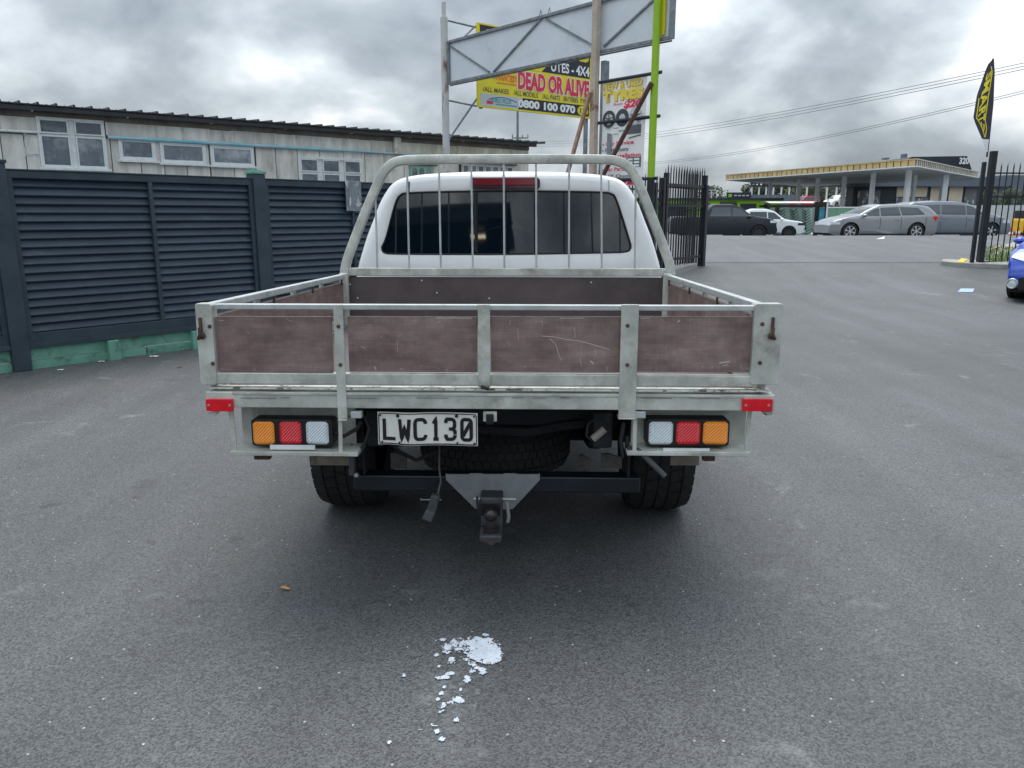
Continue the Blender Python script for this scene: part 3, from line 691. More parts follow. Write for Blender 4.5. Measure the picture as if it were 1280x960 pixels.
# cables near the lamps
def tpts(lst, v): return [(T(x, y, v)[0], v, T(x, y, v)[1]) for x, y in lst]
cab = mat('cable_black', (.015, .016, .018), .6)
MB().tube(tpts([(416, 540), (430, 545), (446, 536), (452, 526)], .07), .008, 6).tube(tpts([(455, 520), (462, 535), (457, 552), (448, 566)], .06), .006, 6).build('wiring', cab, truck, smooth=True)
MB().tube(tpts([(780, 528), (776, 550), (779, 572), (784, 560), (784, 545)], .05), .008, 6).tube(tpts([(784, 560), (795, 562), (803, 568)], .03), .010, 6).build('wiring', cab, truck, smooth=True)
MB().tube(tpts([(797, 562), (812, 576), (831, 595)], .02), [.009, .011, .010], 10).build('lever', mat('lever_grey', (.10, .105, .11), .5, .2, var=.3, scale=18), truck, smooth=True)
MB().tube(tpts([(741, 549), (756, 536)], .12), .014, 10).build('rubber_mount', mat('mount_tan', (.30, .28, .25), .6), truck)
MB().tube(tpts([(757, 536), (755, 528), (745, 522), (735, 530), (733, 545), (740, 550)], .13), .006, 6).build('wiring', cab, truck, smooth=True)
MB().tube(tpts([(560, 534), (600, 536), (660, 540), (700, 532), (730, 529)], .3), .02, 8).build('exhaust_shield', UNDER, truck, smooth=True)
MB().tube(tpts([(455, 520), (500, 565), (520, 575), (560, 560)], .25), .008, 6).build('wiring', cab, truck)

# ---- cab
VC = 2.15; UC = T(634.5, 280, VC)[0]
def hwz(hpx, y): a, z = T(634.5 - hpx, y, VC); b, _ = T(634.5 + hpx, y, VC); return ((b - a) / 2, z)
half = [hwz(q_[0] * (1.035 if q_[1] < 223 else 1.052), q_[1] - (2.6 if q_[1] < 233 else 1.0)) for q_ in ((0, 215), (50, 215.6), (92, 217.6), (116, 219.8), (132, 224), (143, 231), (152, 242), (159, 256), (166, 275), (173.5, 295), (180.5, 318), (186, 340), (189, 365))]
half += [(half[-1][0] + .008, .95), (half[-1][0] + .004, .75), (half[-1][0] - .03, .52), (half[-1][0] - .10, .47), (0, .47)]
def catm(p, sub=5):
    o = []
    for i in range(len(p) - 1):
        a, b, c, d = p[max(i - 1, 0)], p[i], p[i + 1], p[min(i + 2, len(p) - 1)]
        for k in range(sub):
            t = k / sub
            o.append(tuple(.5 * ((2 * b[j]) + (-a[j] + c[j]) * t + (2 * a[j] - 5 * b[j] + 4 * c[j] - d[j]) * t * t + (-a[j] + 3 * b[j] - 3 * c[j] + d[j]) * t ** 3) for j in (0, 1)))
    o.append(p[-1]); return o
hs = catm(half)
outer = [(x, z) for x, z in hs] + [(-x, z) for x, z in hs[::-1][1:-1]]
wl = [T(x, y, VC) for x, y in ((474.5, 309), (480, 297), (487, 270), (493, 250), (498.5, 243.2), (507, 240.8), (560, 239.2), (634, 238.6), (710, 239), (757, 240), (766, 242), (771, 247), (779, 270), (787, 296), (790, 307), (789, 312), (783, 315), (760, 316), (634, 317.6), (500, 317.8), (482, 317), (476, 315))]
wl = [(u - UC, z) for u, z in wl]
WCZ = T(634, 280, VC)[1]
def castpoly(poly, ang, c=(0, WCZ)):
    d = (math.cos(ang), math.sin(ang)); best = None
    for (x0, y0), (x1, y1) in zip(poly, poly[1:] + poly[:1]):
        ex, ey = x1 - x0, y1 - y0; den_ = d[0] * ey - d[1] * ex
        if abs(den_) < 1e-12: continue
        t = ((x0 - c[0]) * ey - (y0 - c[1]) * ex) / den_; s_ = ((x0 - c[0]) * d[1] - (y0 - c[1]) * d[0]) / den_
        if t > 0 and -1e-9 <= s_ <= 1 + 1e-9 and (best is None or t > best): best = t
    return best
wl = catm(wl + [wl[0]], 6)[:-1]
angs = []
for k in range(72): angs.append(2 * math.pi * k / 72)
for poly in (wl[::2], outer[::2]):
    for x, z in poly: angs.append(math.atan2(z - WCZ, x) % (2 * math.pi))
angs = sorted(set(round(a, 3) for a in angs))
aa = [angs[0]]
for a in angs[1:]:
    if a - aa[-1] > .009: aa.append(a)
angs = aa; NA = len(angs)
wr = [castpoly(wl, a) for a in angs]
orr = [castpoly(outer, a) for a in angs]
def bend(u, z): return VC + .075 * (u / .85) ** 2 + max(0, z - 1.15) * .055 + max(0, z - 1.6) * .8 * max(0, z - 1.6)
def ringp(rs, dv, absv=None):
    o = []
    for a, r in zip(angs, rs):
        u, z = math.cos(a) * r, WCZ + math.sin(a) * r
        o.append((UC + u, (bend(u, z) + dv) if absv is None else absv, z))
    return o
def insets(rs, d): return [r - d for r in rs]
rings = [ringp(insets(wr, .004), .03), ringp(wr, .004), ringp(insets(wr, -.012), 0), ringp(insets(wr, -.03), -.002)]
rings.append(ringp([w_ + (o_ - w_) * .55 if o_ - w_ > .06 else w_ + (o_ - w_) * .6 for w_, o_ in zip(wr, orr)], 0))
rings.append(ringp([max(w_ + .032, o_ - .040) for w_, o_ in zip(wr, orr)], .004))
rings.append(ringp([max(w_ + .036, o_ - .020) for w_, o_ in zip(wr, orr)], .014))
rings.append(ringp([max(w_ + .04, o_ - .006) for w_, o_ in zip(wr, orr)], .034))
rings.append(ringp(orr, .07))
def frontring(v, zmax, dz=0, nar=1.0):
    o = []
    for a, r in zip(angs, orr):
        u, z = math.cos(a) * r, WCZ + math.sin(a) * r
        if z > 1.2: z += dz * (z - 1.2) / .5
        o.append((UC + u * nar, v, min(z, zmax)))
    return o
for v, zm, dz, nr in ((2.5, 9, .012, 1.0), (2.9, 9, .025, 1.0), (3.3, 9, .012, 1.0), (3.45, 1.62, 0, 1), (3.75, 1.42, 0, .995), (4.1, 1.17, 0, .99), (4.6, 1.12, 0, .98), (5.0, 1.05, 0, .95), (5.12, .95, 0, .90), (5.16, .8, 0, .88)):
    rings.append(frontring(v, zm, dz, nr))
mb = MB(); vs = [p for r in rings for p in r]; fs = []
for j in range(len(rings) - 1):
    for i in range(NA): fs.append((j * NA + i, j * NA + (i + 1) % NA, (j + 1) * NA + (i + 1) % NA, (j + 1) * NA + i))
fs.append(tuple((len(rings) - 1) * NA + i for i in range(NA)))
cabo = mb.add(vs, fs).build('cab', PAINTW, truck, smooth=True)
# rear glass, curved with the cab
GK = [1 - .08 * q for q in range(12)]
gr = [ringp([r * k for r in wr], .006) for k in GK]
vs = [p for r in gr for p in r] + [(UC, bend(0, WCZ) + .006, WCZ)]; fs = []
for j in range(11):
    for i in range(NA): fs.append((j * NA + i, (j + 1) * NA + i, (j + 1) * NA + (i + 1) % NA, j * NA + (i + 1) % NA))
for i in range(NA): fs.append((11 * NA + i, 12 * NA, 11 * NA + (i + 1) % NA))
rg = MB().add(vs, fs).build('rear_window', GLASS, cabo, smooth=True)
MB().tube(ringp(wr, .0) + [ringp(wr, .0)[0]], .0055, 6, False).build('window_seal', SEAL, rg, smooth=True)
mb = MB()
for x in (549.5, 590.5, 630.5, 711, 752.5):
    u0, z0 = T(x, 241, VC); u1, z1 = T(x, 316, VC)
# sliding panes' dark dividers
for x, wd in ((592, 3.0), (712, 2.2)):
    (u0, z0), (u1, z1) = T(x, 241.5, VC), T(x + 1, 315, VC)
    mb.add([(u, bend(u - UC, z) + .001, z) for u, z in ((u0, z0), (u0 + wd * .005, z0), (u1 + wd * .005, z1), (u1, z1))], [(0, 1, 2, 3)])
mb.build('pane_divider', SEAL, rg)
# high brake lamp
u0, z0 = T(588, 221.5, VC); u1, z1 = T(675, 236.8, VC); vb = bend(.2, z1) - .03
c = .016
o8 = lambda a0, b0, a1, b1, c: [(a0 + c, b0), (a1 - c, b0), (a1, b0 + (c if b1 > b0 else -c)), (a1, b1 - (c if b1 > b0 else -c)), (a1 - c, b1), (a0 + c, b1), (a0, b1 - (c if b1 > b0 else -c)), (a0, b0 + (c if b1 > b0 else -c))]
bl = MB().prism(o8(u0, z1, u1, z0, c), vb, vb + .12).build('brake_lamp', mat('brake_bezel', (.035, .008, .012), .3, coat=.4), cabo, bevel=.004)
MB().prism(o8(u0 + .02, z1 + .026, u1 - .02, z0 - .006, .006), vb - .006, vb + .004).build('lens', DKRED, bl, bevel=.003)
MB().box(u0 + .02, u1 - .02, vb - .003, vb + .004, z1 + .006, z1 + .024).build('lens', mat('brake_lens_lower', (.08, .03, .045), .1, coat=.5), bl, bevel=.001)
for uu in (u0 + .018, u1 - .018):
    MB().lathe([(-.007, 0), (-.007, .010), (-.002, .014), (.004, .015)], (uu + (.012 if uu < (u0 + u1) / 2 else -.012), vb, (z0 + z1) / 2 + .005), 'y', 14).build('lamp_screw', DKRED, bl, smooth=True)
# roof channel mouldings
for xs_, m_ in (((508, 224), (508, 243)), SEAL), (((762, 222), (762.5, 241)), GALV2):
    (ua, za), (ub, zb2) = T(*xs_[0], VC), T(*xs_[1], VC)
    w_ = .020 if m_ is SEAL else .008
    g = []
    for k in range(7):
        t = k / 6; u = ua + (ub - ua) * t; z = za + .004 + (zb2 - za) * t
        g += [(u - w_ / 2, bend(u - UC, z) - .003 + (.03 if k == 0 else 0), z), (u + w_ / 2, bend(u - UC, z) - .003 + (.03 if k == 0 else 0), z)]
    MB().add(g, [(2 * k, 2 * k + 1, 2 * k + 3, 2 * k + 2) for k in range(6)]).build('roof_moulding', m_, cabo)
# side windows, windscreen, lamps, mirrors at the front (mostly hidden)
def cabside(s, v, z):
    a = math.atan2(z - WCZ, .8)
    best = None
    for (x0, z0_), (x1, z1_) in zip(hs, hs[1:]):
        if (z0_ - z) * (z1_ - z) <= 0 and z0_ != z1_: best = x0 + (x1 - x0) * (z - z0_) / (z1_ - z0_)
    return (UC + s * (best + .006), v, z)
for s in (-1, 1):
    for v0, v1, v0b, v1b in ((2.36, 2.78, 2.30, 2.80), (2.84, 3.42, 2.84, 3.85)):
        MB().grid(lambda a, b: cabside(s, (v0b + (v1b - v0b) * a) * (1 - b) + (v0 + (v1 - v0) * a) * b, 1.16 + .36 * b), 4, 6).build('side_window', GLASS, cabo, smooth=True)
    MB().prism(o8(UC + s * .72 - .09, .86, UC + s * .72 + .09, 1.02, .03), 5.05, 5.14).build('headlamp', CLRL, cabo, bevel=.01)
MB().add([(UC - .62, 3.44, 1.64), (UC + .62, 3.44, 1.64), (UC + .78, 4.06, 1.20), (UC - .78, 4.06, 1.20)], [(0, 1, 2, 3)]).build('windscreen', GLASS, cabo)
MB().box(UC - .55, UC + .55, 5.12, 5.19, .70, .93).build('grille', BLACK, cabo, bevel=.02)
MB().box(UC - .84, UC + .84, 5.0, 5.24, .46, .66).build('bumper', PAINTW, cabo, bevel=.04)

# ------------------------------------------------------------------ louvre fence on the left
FO, FA = (-4.48, 7.0), math.atan2(1, .9)
fence = thing('louvre_fence', 'dark navy louvre slat fence on a green painted base, left of the ute', 'fence', (FO[0], FO[1], 0), FA)
fh = lambda x, y: hit(x, y, FO, FA)
s1 = fh(25, 450)[0]; s2 = fh(325, 300)[0]; bay = s2 - s1; sm1 = fh(192, 300)[0]
ZT, ZL0, ZL1, ZB0 = fh(30, 213)[1], 0, 0, 0
ZT = 1.785; z_ltop = fh(60, 224)[1]; z_lbot = fh(40, 416)[1]; z_rb = fh(36, 433)[1]
posts = [s1 + bay * k for k in range(-1, 4)]
for k, s in enumerate(posts):
    p_ = MB().box(s - .075, s + .075, -.075, .075, 0, 1.84).build('post', NAVYF, fence, bevel=.008)
    MB().box(s - .085, s + .085, -.085, .085, 1.84, 1.87).prismz([(s - .05, -.05), (s + .05, -.05), (s + .05, .05), (s - .05, .05)], 1.87, 1.885).build('post_cap', GREENP if k == 2 else NAVYF, p_, bevel=.004)
# slat profile: folded louvre
zp = .0745
nsl = int((z_ltop - z_lbot) / zp)
zp = (z_ltop - z_lbot) / nsl
slm = {}
def slat_mesh(w_):
    key = round(w_, 3)
    if key in slm: return slm[key]
    prof = [(.012, 0.0), (-.022, .004), (-.026, .012), (-.006, .045), (.013, zp + .009), (.020, zp + .009), (.002, .045), (-.018, .014), (.012, .006)]
    mb = MB(); n = len(prof)
    mb.add([(x, a, z) for x in (0, w_) for a, z in prof], [(i, (i + 1) % n, (i + 1) % n + n, i + n) for i in range(n)] + [tuple(range(n))[::-1], tuple(range(n, 2 * n))])
    o = mb.build('slat', NAVY, fence); slm[key] = o.data; bpy.data.objects.remove(o); return slm[key]
for k in range(len(posts) - 1):
    a, b = posts[k] + .075, posts[k + 1] - .075; midp = posts[k] + (sm1 - s1) * (1 if k < 2 else 1.0)
    if k == 2: midp = fh(441, 300)[0]
    MB().box(a, b, -.045, .03, z_ltop, ZT).build('top_rail', NAVYF, fence, bevel=.004)
    MB().box(a - .0, b, -.055, .005, ZT, ZT + .012).build('top_cap', NAVYF, fence, bevel=.002)
    MB().box(a, b, -.05, .03, z_rb, z_lbot).build('bottom_rail', NAVYF, fence, bevel=.004)
    MB().box(a, b, -.062, -.051, z_rb - .012, z_rb + .03).build('bottom_lip', NAVYF, fence, bevel=.002)
    for q0_, q1_ in ((a, a + .045), (b - .045, b), (midp - .02, midp + .02)):
        MB().box(q0_, q1_, -.048, .02, z_lbot, z_ltop).build('stile', NAVYF, fence, bevel=.003)
    for q0_, q1_ in ((a + .045, midp - .02), (midp + .02, b - .045)):
        me = slat_mesh(q1_ - q0_)
        for j in range(nsl):
            o = bpy.data.objects.new('slat', me); COL.objects.link(o); o.parent = fence
            o.location = (q0_, random.uniform(-.0015, .0015), z_lbot + zp * j); o.rotation_euler = (0, random.uniform(-.0012, .0012), 0)
    MB().box(a, b, -.02, .02, .085, z_rb - .013).build('base_board', GREENP, fence, bevel=.003)
    MB().box(a, a + bay * .42, -.024, .02, -.01, .078).build('base_board', GREENP, fence, bevel=.004)
    MB().box(a + bay * .42 + .008, b, -.03, .02, -.01, .074).build('base_board', GREENP, fence, bevel=.004)
for x, y in ((140, 446), (243, 430)):
    s = fh(x, y)[0]
    MB().box(s - .055, s + .055, -.10, -.02, -.01, z_rb - .02).build('base_block', GREENP, fence, bevel=.006)
s = s1 + bay * 1.47
for j in (0, 1): MB().box(s + j * bay * .5 - .055, s + j * bay * .5 + .055, -.10, -.02, -.01, z_rb - .02).build('base_block', GREENP, fence, bevel=.006)
random.seed(4); m_ = MB()
for k in range(150):
    s = random.uniform(posts[1] - .5, posts[3]); y_ = -.05 - abs(random.gauss(0, .10)); r_ = random.uniform(.006, .02); a_ = random.uniform(0, 6.28)
    m_.add([(s + r_ * math.cos(a_ + q), y_ + r_ * .6 * math.sin(a_ + q), .005 + random.uniform(0, .008)) for q in (0, 1.6, 3.1, 4.7)], [(0, 1, 2, 3)])
o = m_.build('leaf_litter', mat('litter_brown', (.10, .085, .06), .9, base2=(.28, .25, .19), scale=9), None); o.location = fence.location; o.rotation_euler = fence.rotation_euler
o['kind'] = 'stuff'; tag(o, 'fine dry leaf litter and grit along the foot of the navy fence', 'leaf litter')
# weathered board tied on the fence
(a, zt), (b, zb2) = fh(427.5, 226), fh(448, 264)
wb = MB().box(a, b, -.075, -.056, zb2, zt).build('weathered_board', mat('flaking_board', (.14, .17, .20), .7, base2=(.22, .25, .28), scale=8, stain=(.62, .64, .63), stain_scale=11, stain_lo=.53, stain_hi=.60, stretch=(2, 2, .6)), None, bevel=.003)
wb.location = fence.location; wb.rotation_euler = fence.rotation_euler
tag(wb, 'small flaking grey board fixed to the top of the navy fence', 'board')

# ------------------------------------------------------------------ weathered building behind it
BO, BA = (-7.8, 14.0), math.atan2(1, 1.228)
bh = lambda x, y: hit(x, y, BO, BA)
bld = thing('clad_building', 'long low building with weathered grey plywood cladding and dark ribbed roof', 'building', (BO[0], BO[1], 0), BA)
sE = bh(661, 200)[0]; sW = bh(-170, 150)[0]
zeave = bh(90, 143)[1]; zpipe = bh(250, 177)[1]
MB().box(sW, sE, .03, 5.0, 0, zeave).build('wall', mat('dark_backing', (.10, .10, .09), .9), bld)
# windows first so that the cladding can keep clear of them
wins = [(48, 146, 132, 211), (148, 172, 194, 201), (200, 177, 257, 205), (263, 181, 317, 208), (373, 195, 453, 234), (512, 206, 541, 232), (576, 204, 642, 232)]
def wr_(q): (a, zt), (b, zb_) = bh(q[0], q[1]), bh(q[2], q[3]); return a, b, zb_, zt
WR = []
for q in wins:
    (a, _), (b, _) = bh(q[0], (q[1] + q[3]) / 2), bh(q[2], (q[1] + q[3]) / 2)
    zt = (bh(q[0], q[1])[1] + bh((q[0] + q[2]) / 2, q[1] + (2 if q[2] - q[0] > 60 else 1))[1]) / 2
    zb_ = bh((q[0] + q[2]) / 2, q[3])[1]
    WR.append((a, b, zb_, zt))
# cladding: an upper and a lower row of sheets, cut round the windows
def sheetrow(z0, z1, edges, y0):
    for a, b in zip(edges, edges[1:]):
        segs = [(a + .008, b - .008)]
        for (wa, wb_, wz0, wz1) in WR:
            if wz1 <= z0 + .01 or wz0 >= z1 - .01: continue
            ns = []
            for p, q in segs:
                if wb_ <= p or wa >= q: ns.append((p, q)); continue
                if wa - p > .05: ns.append((p, wa - .002))
                if q - wb_ > .05: ns.append((wb_ + .002, q))
                m0, m1 = max(p, wa), min(q, wb_)
                if z1 - wz1 > .04: MB().box(m0, m1, y0, .029, wz1 + .003, z1).build('cladding_sheet', CLAD, bld)
                if wz0 - z0 > .04: MB().box(m0, m1, y0, .029, z0, wz0 - .003).build('cladding_sheet', CLAD, bld)
            segs = ns
        for p, q in segs:
            MB().box(p, q, y0 + random.uniform(-.004, .004), .029, z0, z1 + random.uniform(-.01, .0)).build('cladding_sheet', CLAD, bld)
ex = [-170, -60, 0, 48, 133] + [195, 228, 260, 289, 317, 343, 366, 401, 427, 446, 464, 482, 499, 524, 554, 572, 594, 619, 640, 661]
edU = [bh(x, 160)[0] for x in ex]
edL = [bh(x, 200)[0] for x in (-170, -100, -35, 4, 33, 75, 140, 176, 205, 233, 262, 292, 320, 345, 372, 400, 430, 456, 480, 505, 530, 556, 580, 605, 632, 661)]
sheetrow(zpipe, zeave - .09, edU, 0.0)
sheetrow(.1, zpipe - .04, edL, .004)
MB().box(sW, sE, -.012, .028, zeave - .088, zeave).build('fascia_board', mat('grey_fascia', (.22, .19, .16), .8, var=.35, scale=3, rnd=.1), bld)
for x in ex[4:-1]:
    s = bh(x, 160)[0]; MB().box(s - .016, s + .016, -.014, -.0045, zpipe + .02, zeave - .09).build('batten', CLAD, bld)
# roof: ribbed sheets
mb = MB(); s = sW - .1; i = 0
prof = []
rib = .27
while s < sE + .12:
    prof += [(s, 0), (s + rib * .36, 0), (s + rib * .40, .012), (s + rib * .44, 0), (s + rib * .84, 0), (s + rib * .88, .036), (s + rib * .96, .036)]
    s += rib
n = len(prof)
mb.add([(x, y, zeave + .105 + h + (y + .22) * .05) for y in (-.22, 5.2) for x, h in prof] + [(x, y, zeave + .085 + (y + .22) * .05) for y in (-.22, 5.2) for x, h in prof],
       [(i, i + 1, i + 1 + n, i + n) for i in range(n - 1)] + [(2 * n + i, 2 * n + i + 1, i + 1, i) for i in range(n - 1)] + [(2 * n + i, 2 * n + i + 1, 3 * n + i + 1, 3 * n + i) for i in range(n - 1)])
mb.build('roof', ROOFM, bld)
MB().box(sW - .1, sE + .1, -.20, -.10, zeave - .005, zeave + .08).build('gutter', ROOFM, bld, bevel=.01)
MB().box(sW, sE + .02, -.10, .2, zeave + .001, zeave + .03).build('soffit', ROOFM, bld)
for i in range(0, 9):
    s = sW + (sE - sW) * (i + .5) / 9
    MB().box(s - .01, s + .01, -.22, -.09, zeave - .012, zeave - .004).build('gutter_bracket', GALV, bld)
# pipe
zp2 = bh(120, 168)[1]
def runpipe(x0, x1, m_, dz=0, r_=.022):
    MB().tube([(bh(x0, 170)[0], -.05, zpipe + dz), (bh(x1, 170)[0], -.05, zpipe + dz)], r_, 8).build('pipe', m_, bld, smooth=True)
runpipe(-150, 47, TRIMW, -.005); runpipe(134, 420, PIPEB, -.02, .03); runpipe(420, 640, PIPEB, -.02, .022)
MB().box(bh(490, 180)[0], bh(498, 180)[0], -.12, -.02, zpipe - .03, bh(494, 167)[1]).build('vent_duct', GALV, bld, bevel=.004)
# windows
def window(idx, panes, m_frame, fr=.05, sill=True, bars=()):
    a, b, z0, z1 = WR[idx]
    wn = MB().box(a, b, .0, .028, z0, z1).build('window', m_frame, bld)
    wn.data.materials[0] = m_frame
    # frame: rails proud of the backing
    f = MB(); f.box(a, a + fr, -.03, -.001, z0, z1).box(b - fr, b, -.03, -.001, z0, z1).box(a + fr, b - fr, -.03, -.001, z1 - fr, z1).box(a + fr, b - fr, -.03, -.001, z0, z0 + fr)
    f.build('frame', m_frame, wn, bevel=.003)
    W_, H_ = b - a - 2 * fr, z1 - z0 - 2 * fr
    for (p0, q0_, p1, q1_) in panes:
        u0, u1 = a + fr + W_ * p0, a + fr + W_ * p1; v0, v1 = z0 + fr + H_ * q0_, z0 + fr + H_ * q1_
        MB().box(u0, u1, -.010, -.002, v0, v1).build('pane', GLASSF, wn)
        t = .022
        MB().box(u0, u0 + t, -.024, -.0105, v0, v1).box(u1 - t, u1, -.024, -.0105, v0, v1).box(u0 + t, u1 - t, -.024, -.0105, v1 - t, v1).box(u0 + t, u1 - t, -.024, -.0105, v0, v0 + t).build('sash', m_frame, wn)
    if sill: MB().box(a - .04, b + .04, -.07, -.031, z0 - .03, z0 + .012).build('sill', m_frame, wn, bevel=.003)
    for u in bars: pass
    return wn
window(0, [(0, .70, .45, 1), (0, 0, .45, .66), (.55, .70, 1, 1), (.55, 0, 1, .66)], TRIMW, .035)
window(1, [(0, 0, 1, 1)], TRIMW, .045); window(2, [(0, 0, 1, 1)], TRIMW, .045); window(3, [(0, 0, 1, 1)], TRIMW, .045)
window(4, [(0, 0, .28, .44), (.36, 0, .64, .44), (.72, 0, 1, .44), (0, .5, .28, 1), (.36, .5, .64, 1), (.72, .5, 1, 1)], TRIMW, .05)
GW = mat('pale_green_trim', (.24, .42, .36), .6, var=.15, scale=8)
a, b, z0, z1 = WR[5]
wn = MB().box(a, b, -.03, .028, z0, z1).build('window', GW, bld)
for k in range(3):
    u = a + (b - a) * (.2 + .3 * k); w2 = (b - a) * .10
    top = z1 - .12
    MB().prism([(u - w2, z0 + .04), (u + w2, z0 + .04)] + [(u + w2 * math.cos(R(t)), top + w2 * math.sin(R(t))) for t in range(0, 181, 30)], -.036, -.031).build('pane', GLASSF, wn)
MB().box(a - .08, b + .12, -.06, -.031, z1 + .002, z1 + .03).build('head_board', ROOFM, wn)
window(6, [(k / 7 + .01, .55, (k + 1) / 7 - .01, 1) for k in range(7)] + [(k / 7 + .01, 0, (k + 1) / 7 - .01, .5) for k in range(7)], TRIMW, .03)
a, b, z0, z1 = WR[6]; MB().box(a - .09, b + .05, -.08, -.031, z1 + .002, z1 + .05).box(a - .05, a - .003, -.04, .02, z0, z1).build('head_board', ROOFM, bld)
# scraped white render patch
m_ = MB(); random.seed(3)
for k in range(34):
    if k < 20: x, y = 31 + random.uniform(-1, 1) + k * .1, 166 + k * 1.35
    else: x, y = 33 + (k - 20) * 1.25, 193.5 + random.uniform(-1, 1)
    s, z = bh(x, y); r_ = random.uniform(.012, .03)
    m_.prism([(s + r_ * random.uniform(.6, 1.2) * math.cos(R(t)), z + r_ * random.uniform(.7, 1.4) * math.sin(R(t))) for t in range(0, 360, 60)], -.006, .0005)
m_.build('plaster_patch', TRIMW, bld)
m_ = bh(491, 208)
MB().box(m_[0] - .07, m_[0] + .07, -.03, -.002, m_[1] - .06, m_[1] + .06).build('wall_plate', TRIMW, bld)

# ------------------------------------------------------------------ sign frames
SO, SA = (-1.41, 17.0), math.atan2(-4.4, 3.91)
sh_ = lambda x, y: hit(x, y, SO, SA)
sf = thing('sign_frame', 'tall hoarding frame with blank grey sign back on rusty steel poles', 'hoarding', (SO[0], SO[1], 0), SA)
(sL, zb0), (sR, zb1) = sh_(561, 105), sh_(837, 46)
zt0 = sh_(561, 52.5)[1]
zb_ = (zb0 + zb1) / 2; zt_ = zt0
MB().box(sL, sR, .03, .045, zb_, zt_).build('sign_sheet', PANELG, sf)
for z in (zb_, zt_):
    MB().box(sL - .01, sR + .01, -.02, .03, z - .025, z + .025).box(sL - .01, sR + .01, .031, .06, z - .05, z - .026).build('frame_rail', STEELG, sf, bevel=.004)
MB().box(sR - .01, sR + .06, -.02, .05, zb_ - .02, zt_ + .03).build('frame_stile', STEELG, sf); MB().box(sL - .02, sL + .03, -.02, .05, zb_, zt_).build('frame_stile', STEELG, sf)
for (x0, y0), (x1, y1) in (((563, 58), (611, 90)), ((616, 90), (676, 23)), ((679, 22), (745, 59)), ((754, 58), (820, -4))):
    (a, za), (b, zc2) = sh_(x0, y0), sh_(x1, y1)
    MB().bar((a, .012, za), (b, .012, zc2), .03, .03).build('frame_brace', STEELG, sf)
sP = sh_(558, 100)[0] - .02
mb = MB().tube([(sP, -.02, 0), (sP, -.02, sh_(556, 22)[1])], .075, 14).tube([(sP, -.02, sh_(556, 22)[1]), (sP, -.02, sh_(556, 3)[1])], .045, 12)
mb.build('pole', RUSTP, sf, smooth=True)
sM = sh_(749, 60)[0]
MB().box(sM - .055, sM + .055, -.14, -.03, .2, zt_ + .3).build('pole', TANP, sf, bevel=.012)
sM2 = sh_(742, 150)[0]
MB().box(sM2 - .05, sM2 + .05, .20, .32, .2, sh_(742, 74)[1]).build('pole', STEELG, sf, bevel=.01)
(a, za), (b, zc2) = sh_(747, 116), sh_(717, 222)
MB().bar((a, -.18, za), (a + (b - a) * 1.6, -.18, za + (zc2 - za) * 1.6), .06, .06).build('brace', COPPER, sf, bevel=.01)
# lime pole, a little in front
sG = sh_(822, 110)[0]
MB().tube([(sG, -.08, .2), (sG, -.08, sh_(815, 222)[1])], .062, 14).build('pole_foot', BLACK, sf, smooth=True)
MB().tube([(sG, -.08, sh_(815, 222)[1]), (sG, -.08, zt_ + .4)], .060, 14).build('pole', LIMEP, sf, smooth=True)
MB().box(sG + .0, sG + .10, -.019, .0, zb_ + .06, zt_).build('yellow_strip', mat('yellow_strip', (.70, .62, .02), .5), sf)
(a, za), (b, zc2) = sh_(821, 105), sh_(760, 218)
MB().tube([(a + .03, -.17, za), (b - .12, -.17, zc2 - .25)], .038, 10).build('brace', RUSTD, sf, smooth=True)
for (x, y) in ((676, 13), (687, 9)):
    a, z = sh_(x, y); MB().tube([(a - .04, 0, zt_), (a, 0, zt_ + .12), (a + .04, 0, zt_)], .008, 6).build('lifting_eye', STEELG, sf)
# tyre banner with its three bars
BANM = mat('banner_white', (.80, .81, .82), .6, var=.04, scale=2)
_t = BANM.node_tree; _tr = _t.nodes.new('ShaderNodeBsdfTranslucent'); _tr.inputs[0].default_value = (.8, .8, .8, 1); _ms = _t.nodes.new('ShaderNodeMixShader'); _ms.inputs[0].default_value = .35
_t.links.new(_t.nodes['Principled BSDF'].outputs[0], _ms.inputs[1]); _t.links.new(_tr.outputs[0], _ms.inputs[2]); _t.links.new(_ms.outputs[0], _t.nodes['Material Output'].inputs[0])
tb_ = thing('tyre_banner', 'white banner for new and used tyres hung between black bars', 'banner', (SO[0], SO[1], 0), SA)
(a, zt), (b, zbq) = sh_(753.5, 103), sh_(804, 222)
zt = (sh_(753.5, 104)[1] + sh_(804, 93)[1]) / 2; zb2 = (sh_(780, 232)[1])
bw, bhh = b - a, zt - zb2
MB().grid(lambda u, v: (a + bw * u, .012 * math.sin(u * 5 + v * 3), zb2 + bhh * v), 16, 30).build('sheet', BANM, tb_, smooth=True)
for y0_, yy in ((752, 104), (752, 154.5), (790, 225)):
    z = sh_(y0_, yy)[1]; MB().tube([(sM, -.035, z + .01), (sG + .09, -.035, z + .01)], .028, 8).build('bar', SBLK, tb_, smooth=True)
def bt(s, x0, y0, x1, y1, m_, bold=.03, shear=0, yo=-.022, **k):
    """rectangle given on the banner in fractions, y measured downwards"""
    return text(s, a + bw * x0, zt - bhh * y1, a + bw * x1, zt - bhh * y0, m_, tb_, yo, bold, shear, **k)
for off, yo, m1, m2 in ((.010, -.020, SBRN, SBRN), (0, -.026, SAMB, SAMB)):
    bt('NEW & USED', .03 + off, .02 + off * .5, .93 + off, .085 + off * .5, m1, .04, yo=yo); bt('TYRES', .03 + off, .095 + off * .5, .96 + off, .20 + off * .5, m2, .07, yo=yo)
bt('From', .28, .215, .50, .24, SRED, .02, .3); bt('$20', .52, .205, .93, .285, SRED, .05, .2)
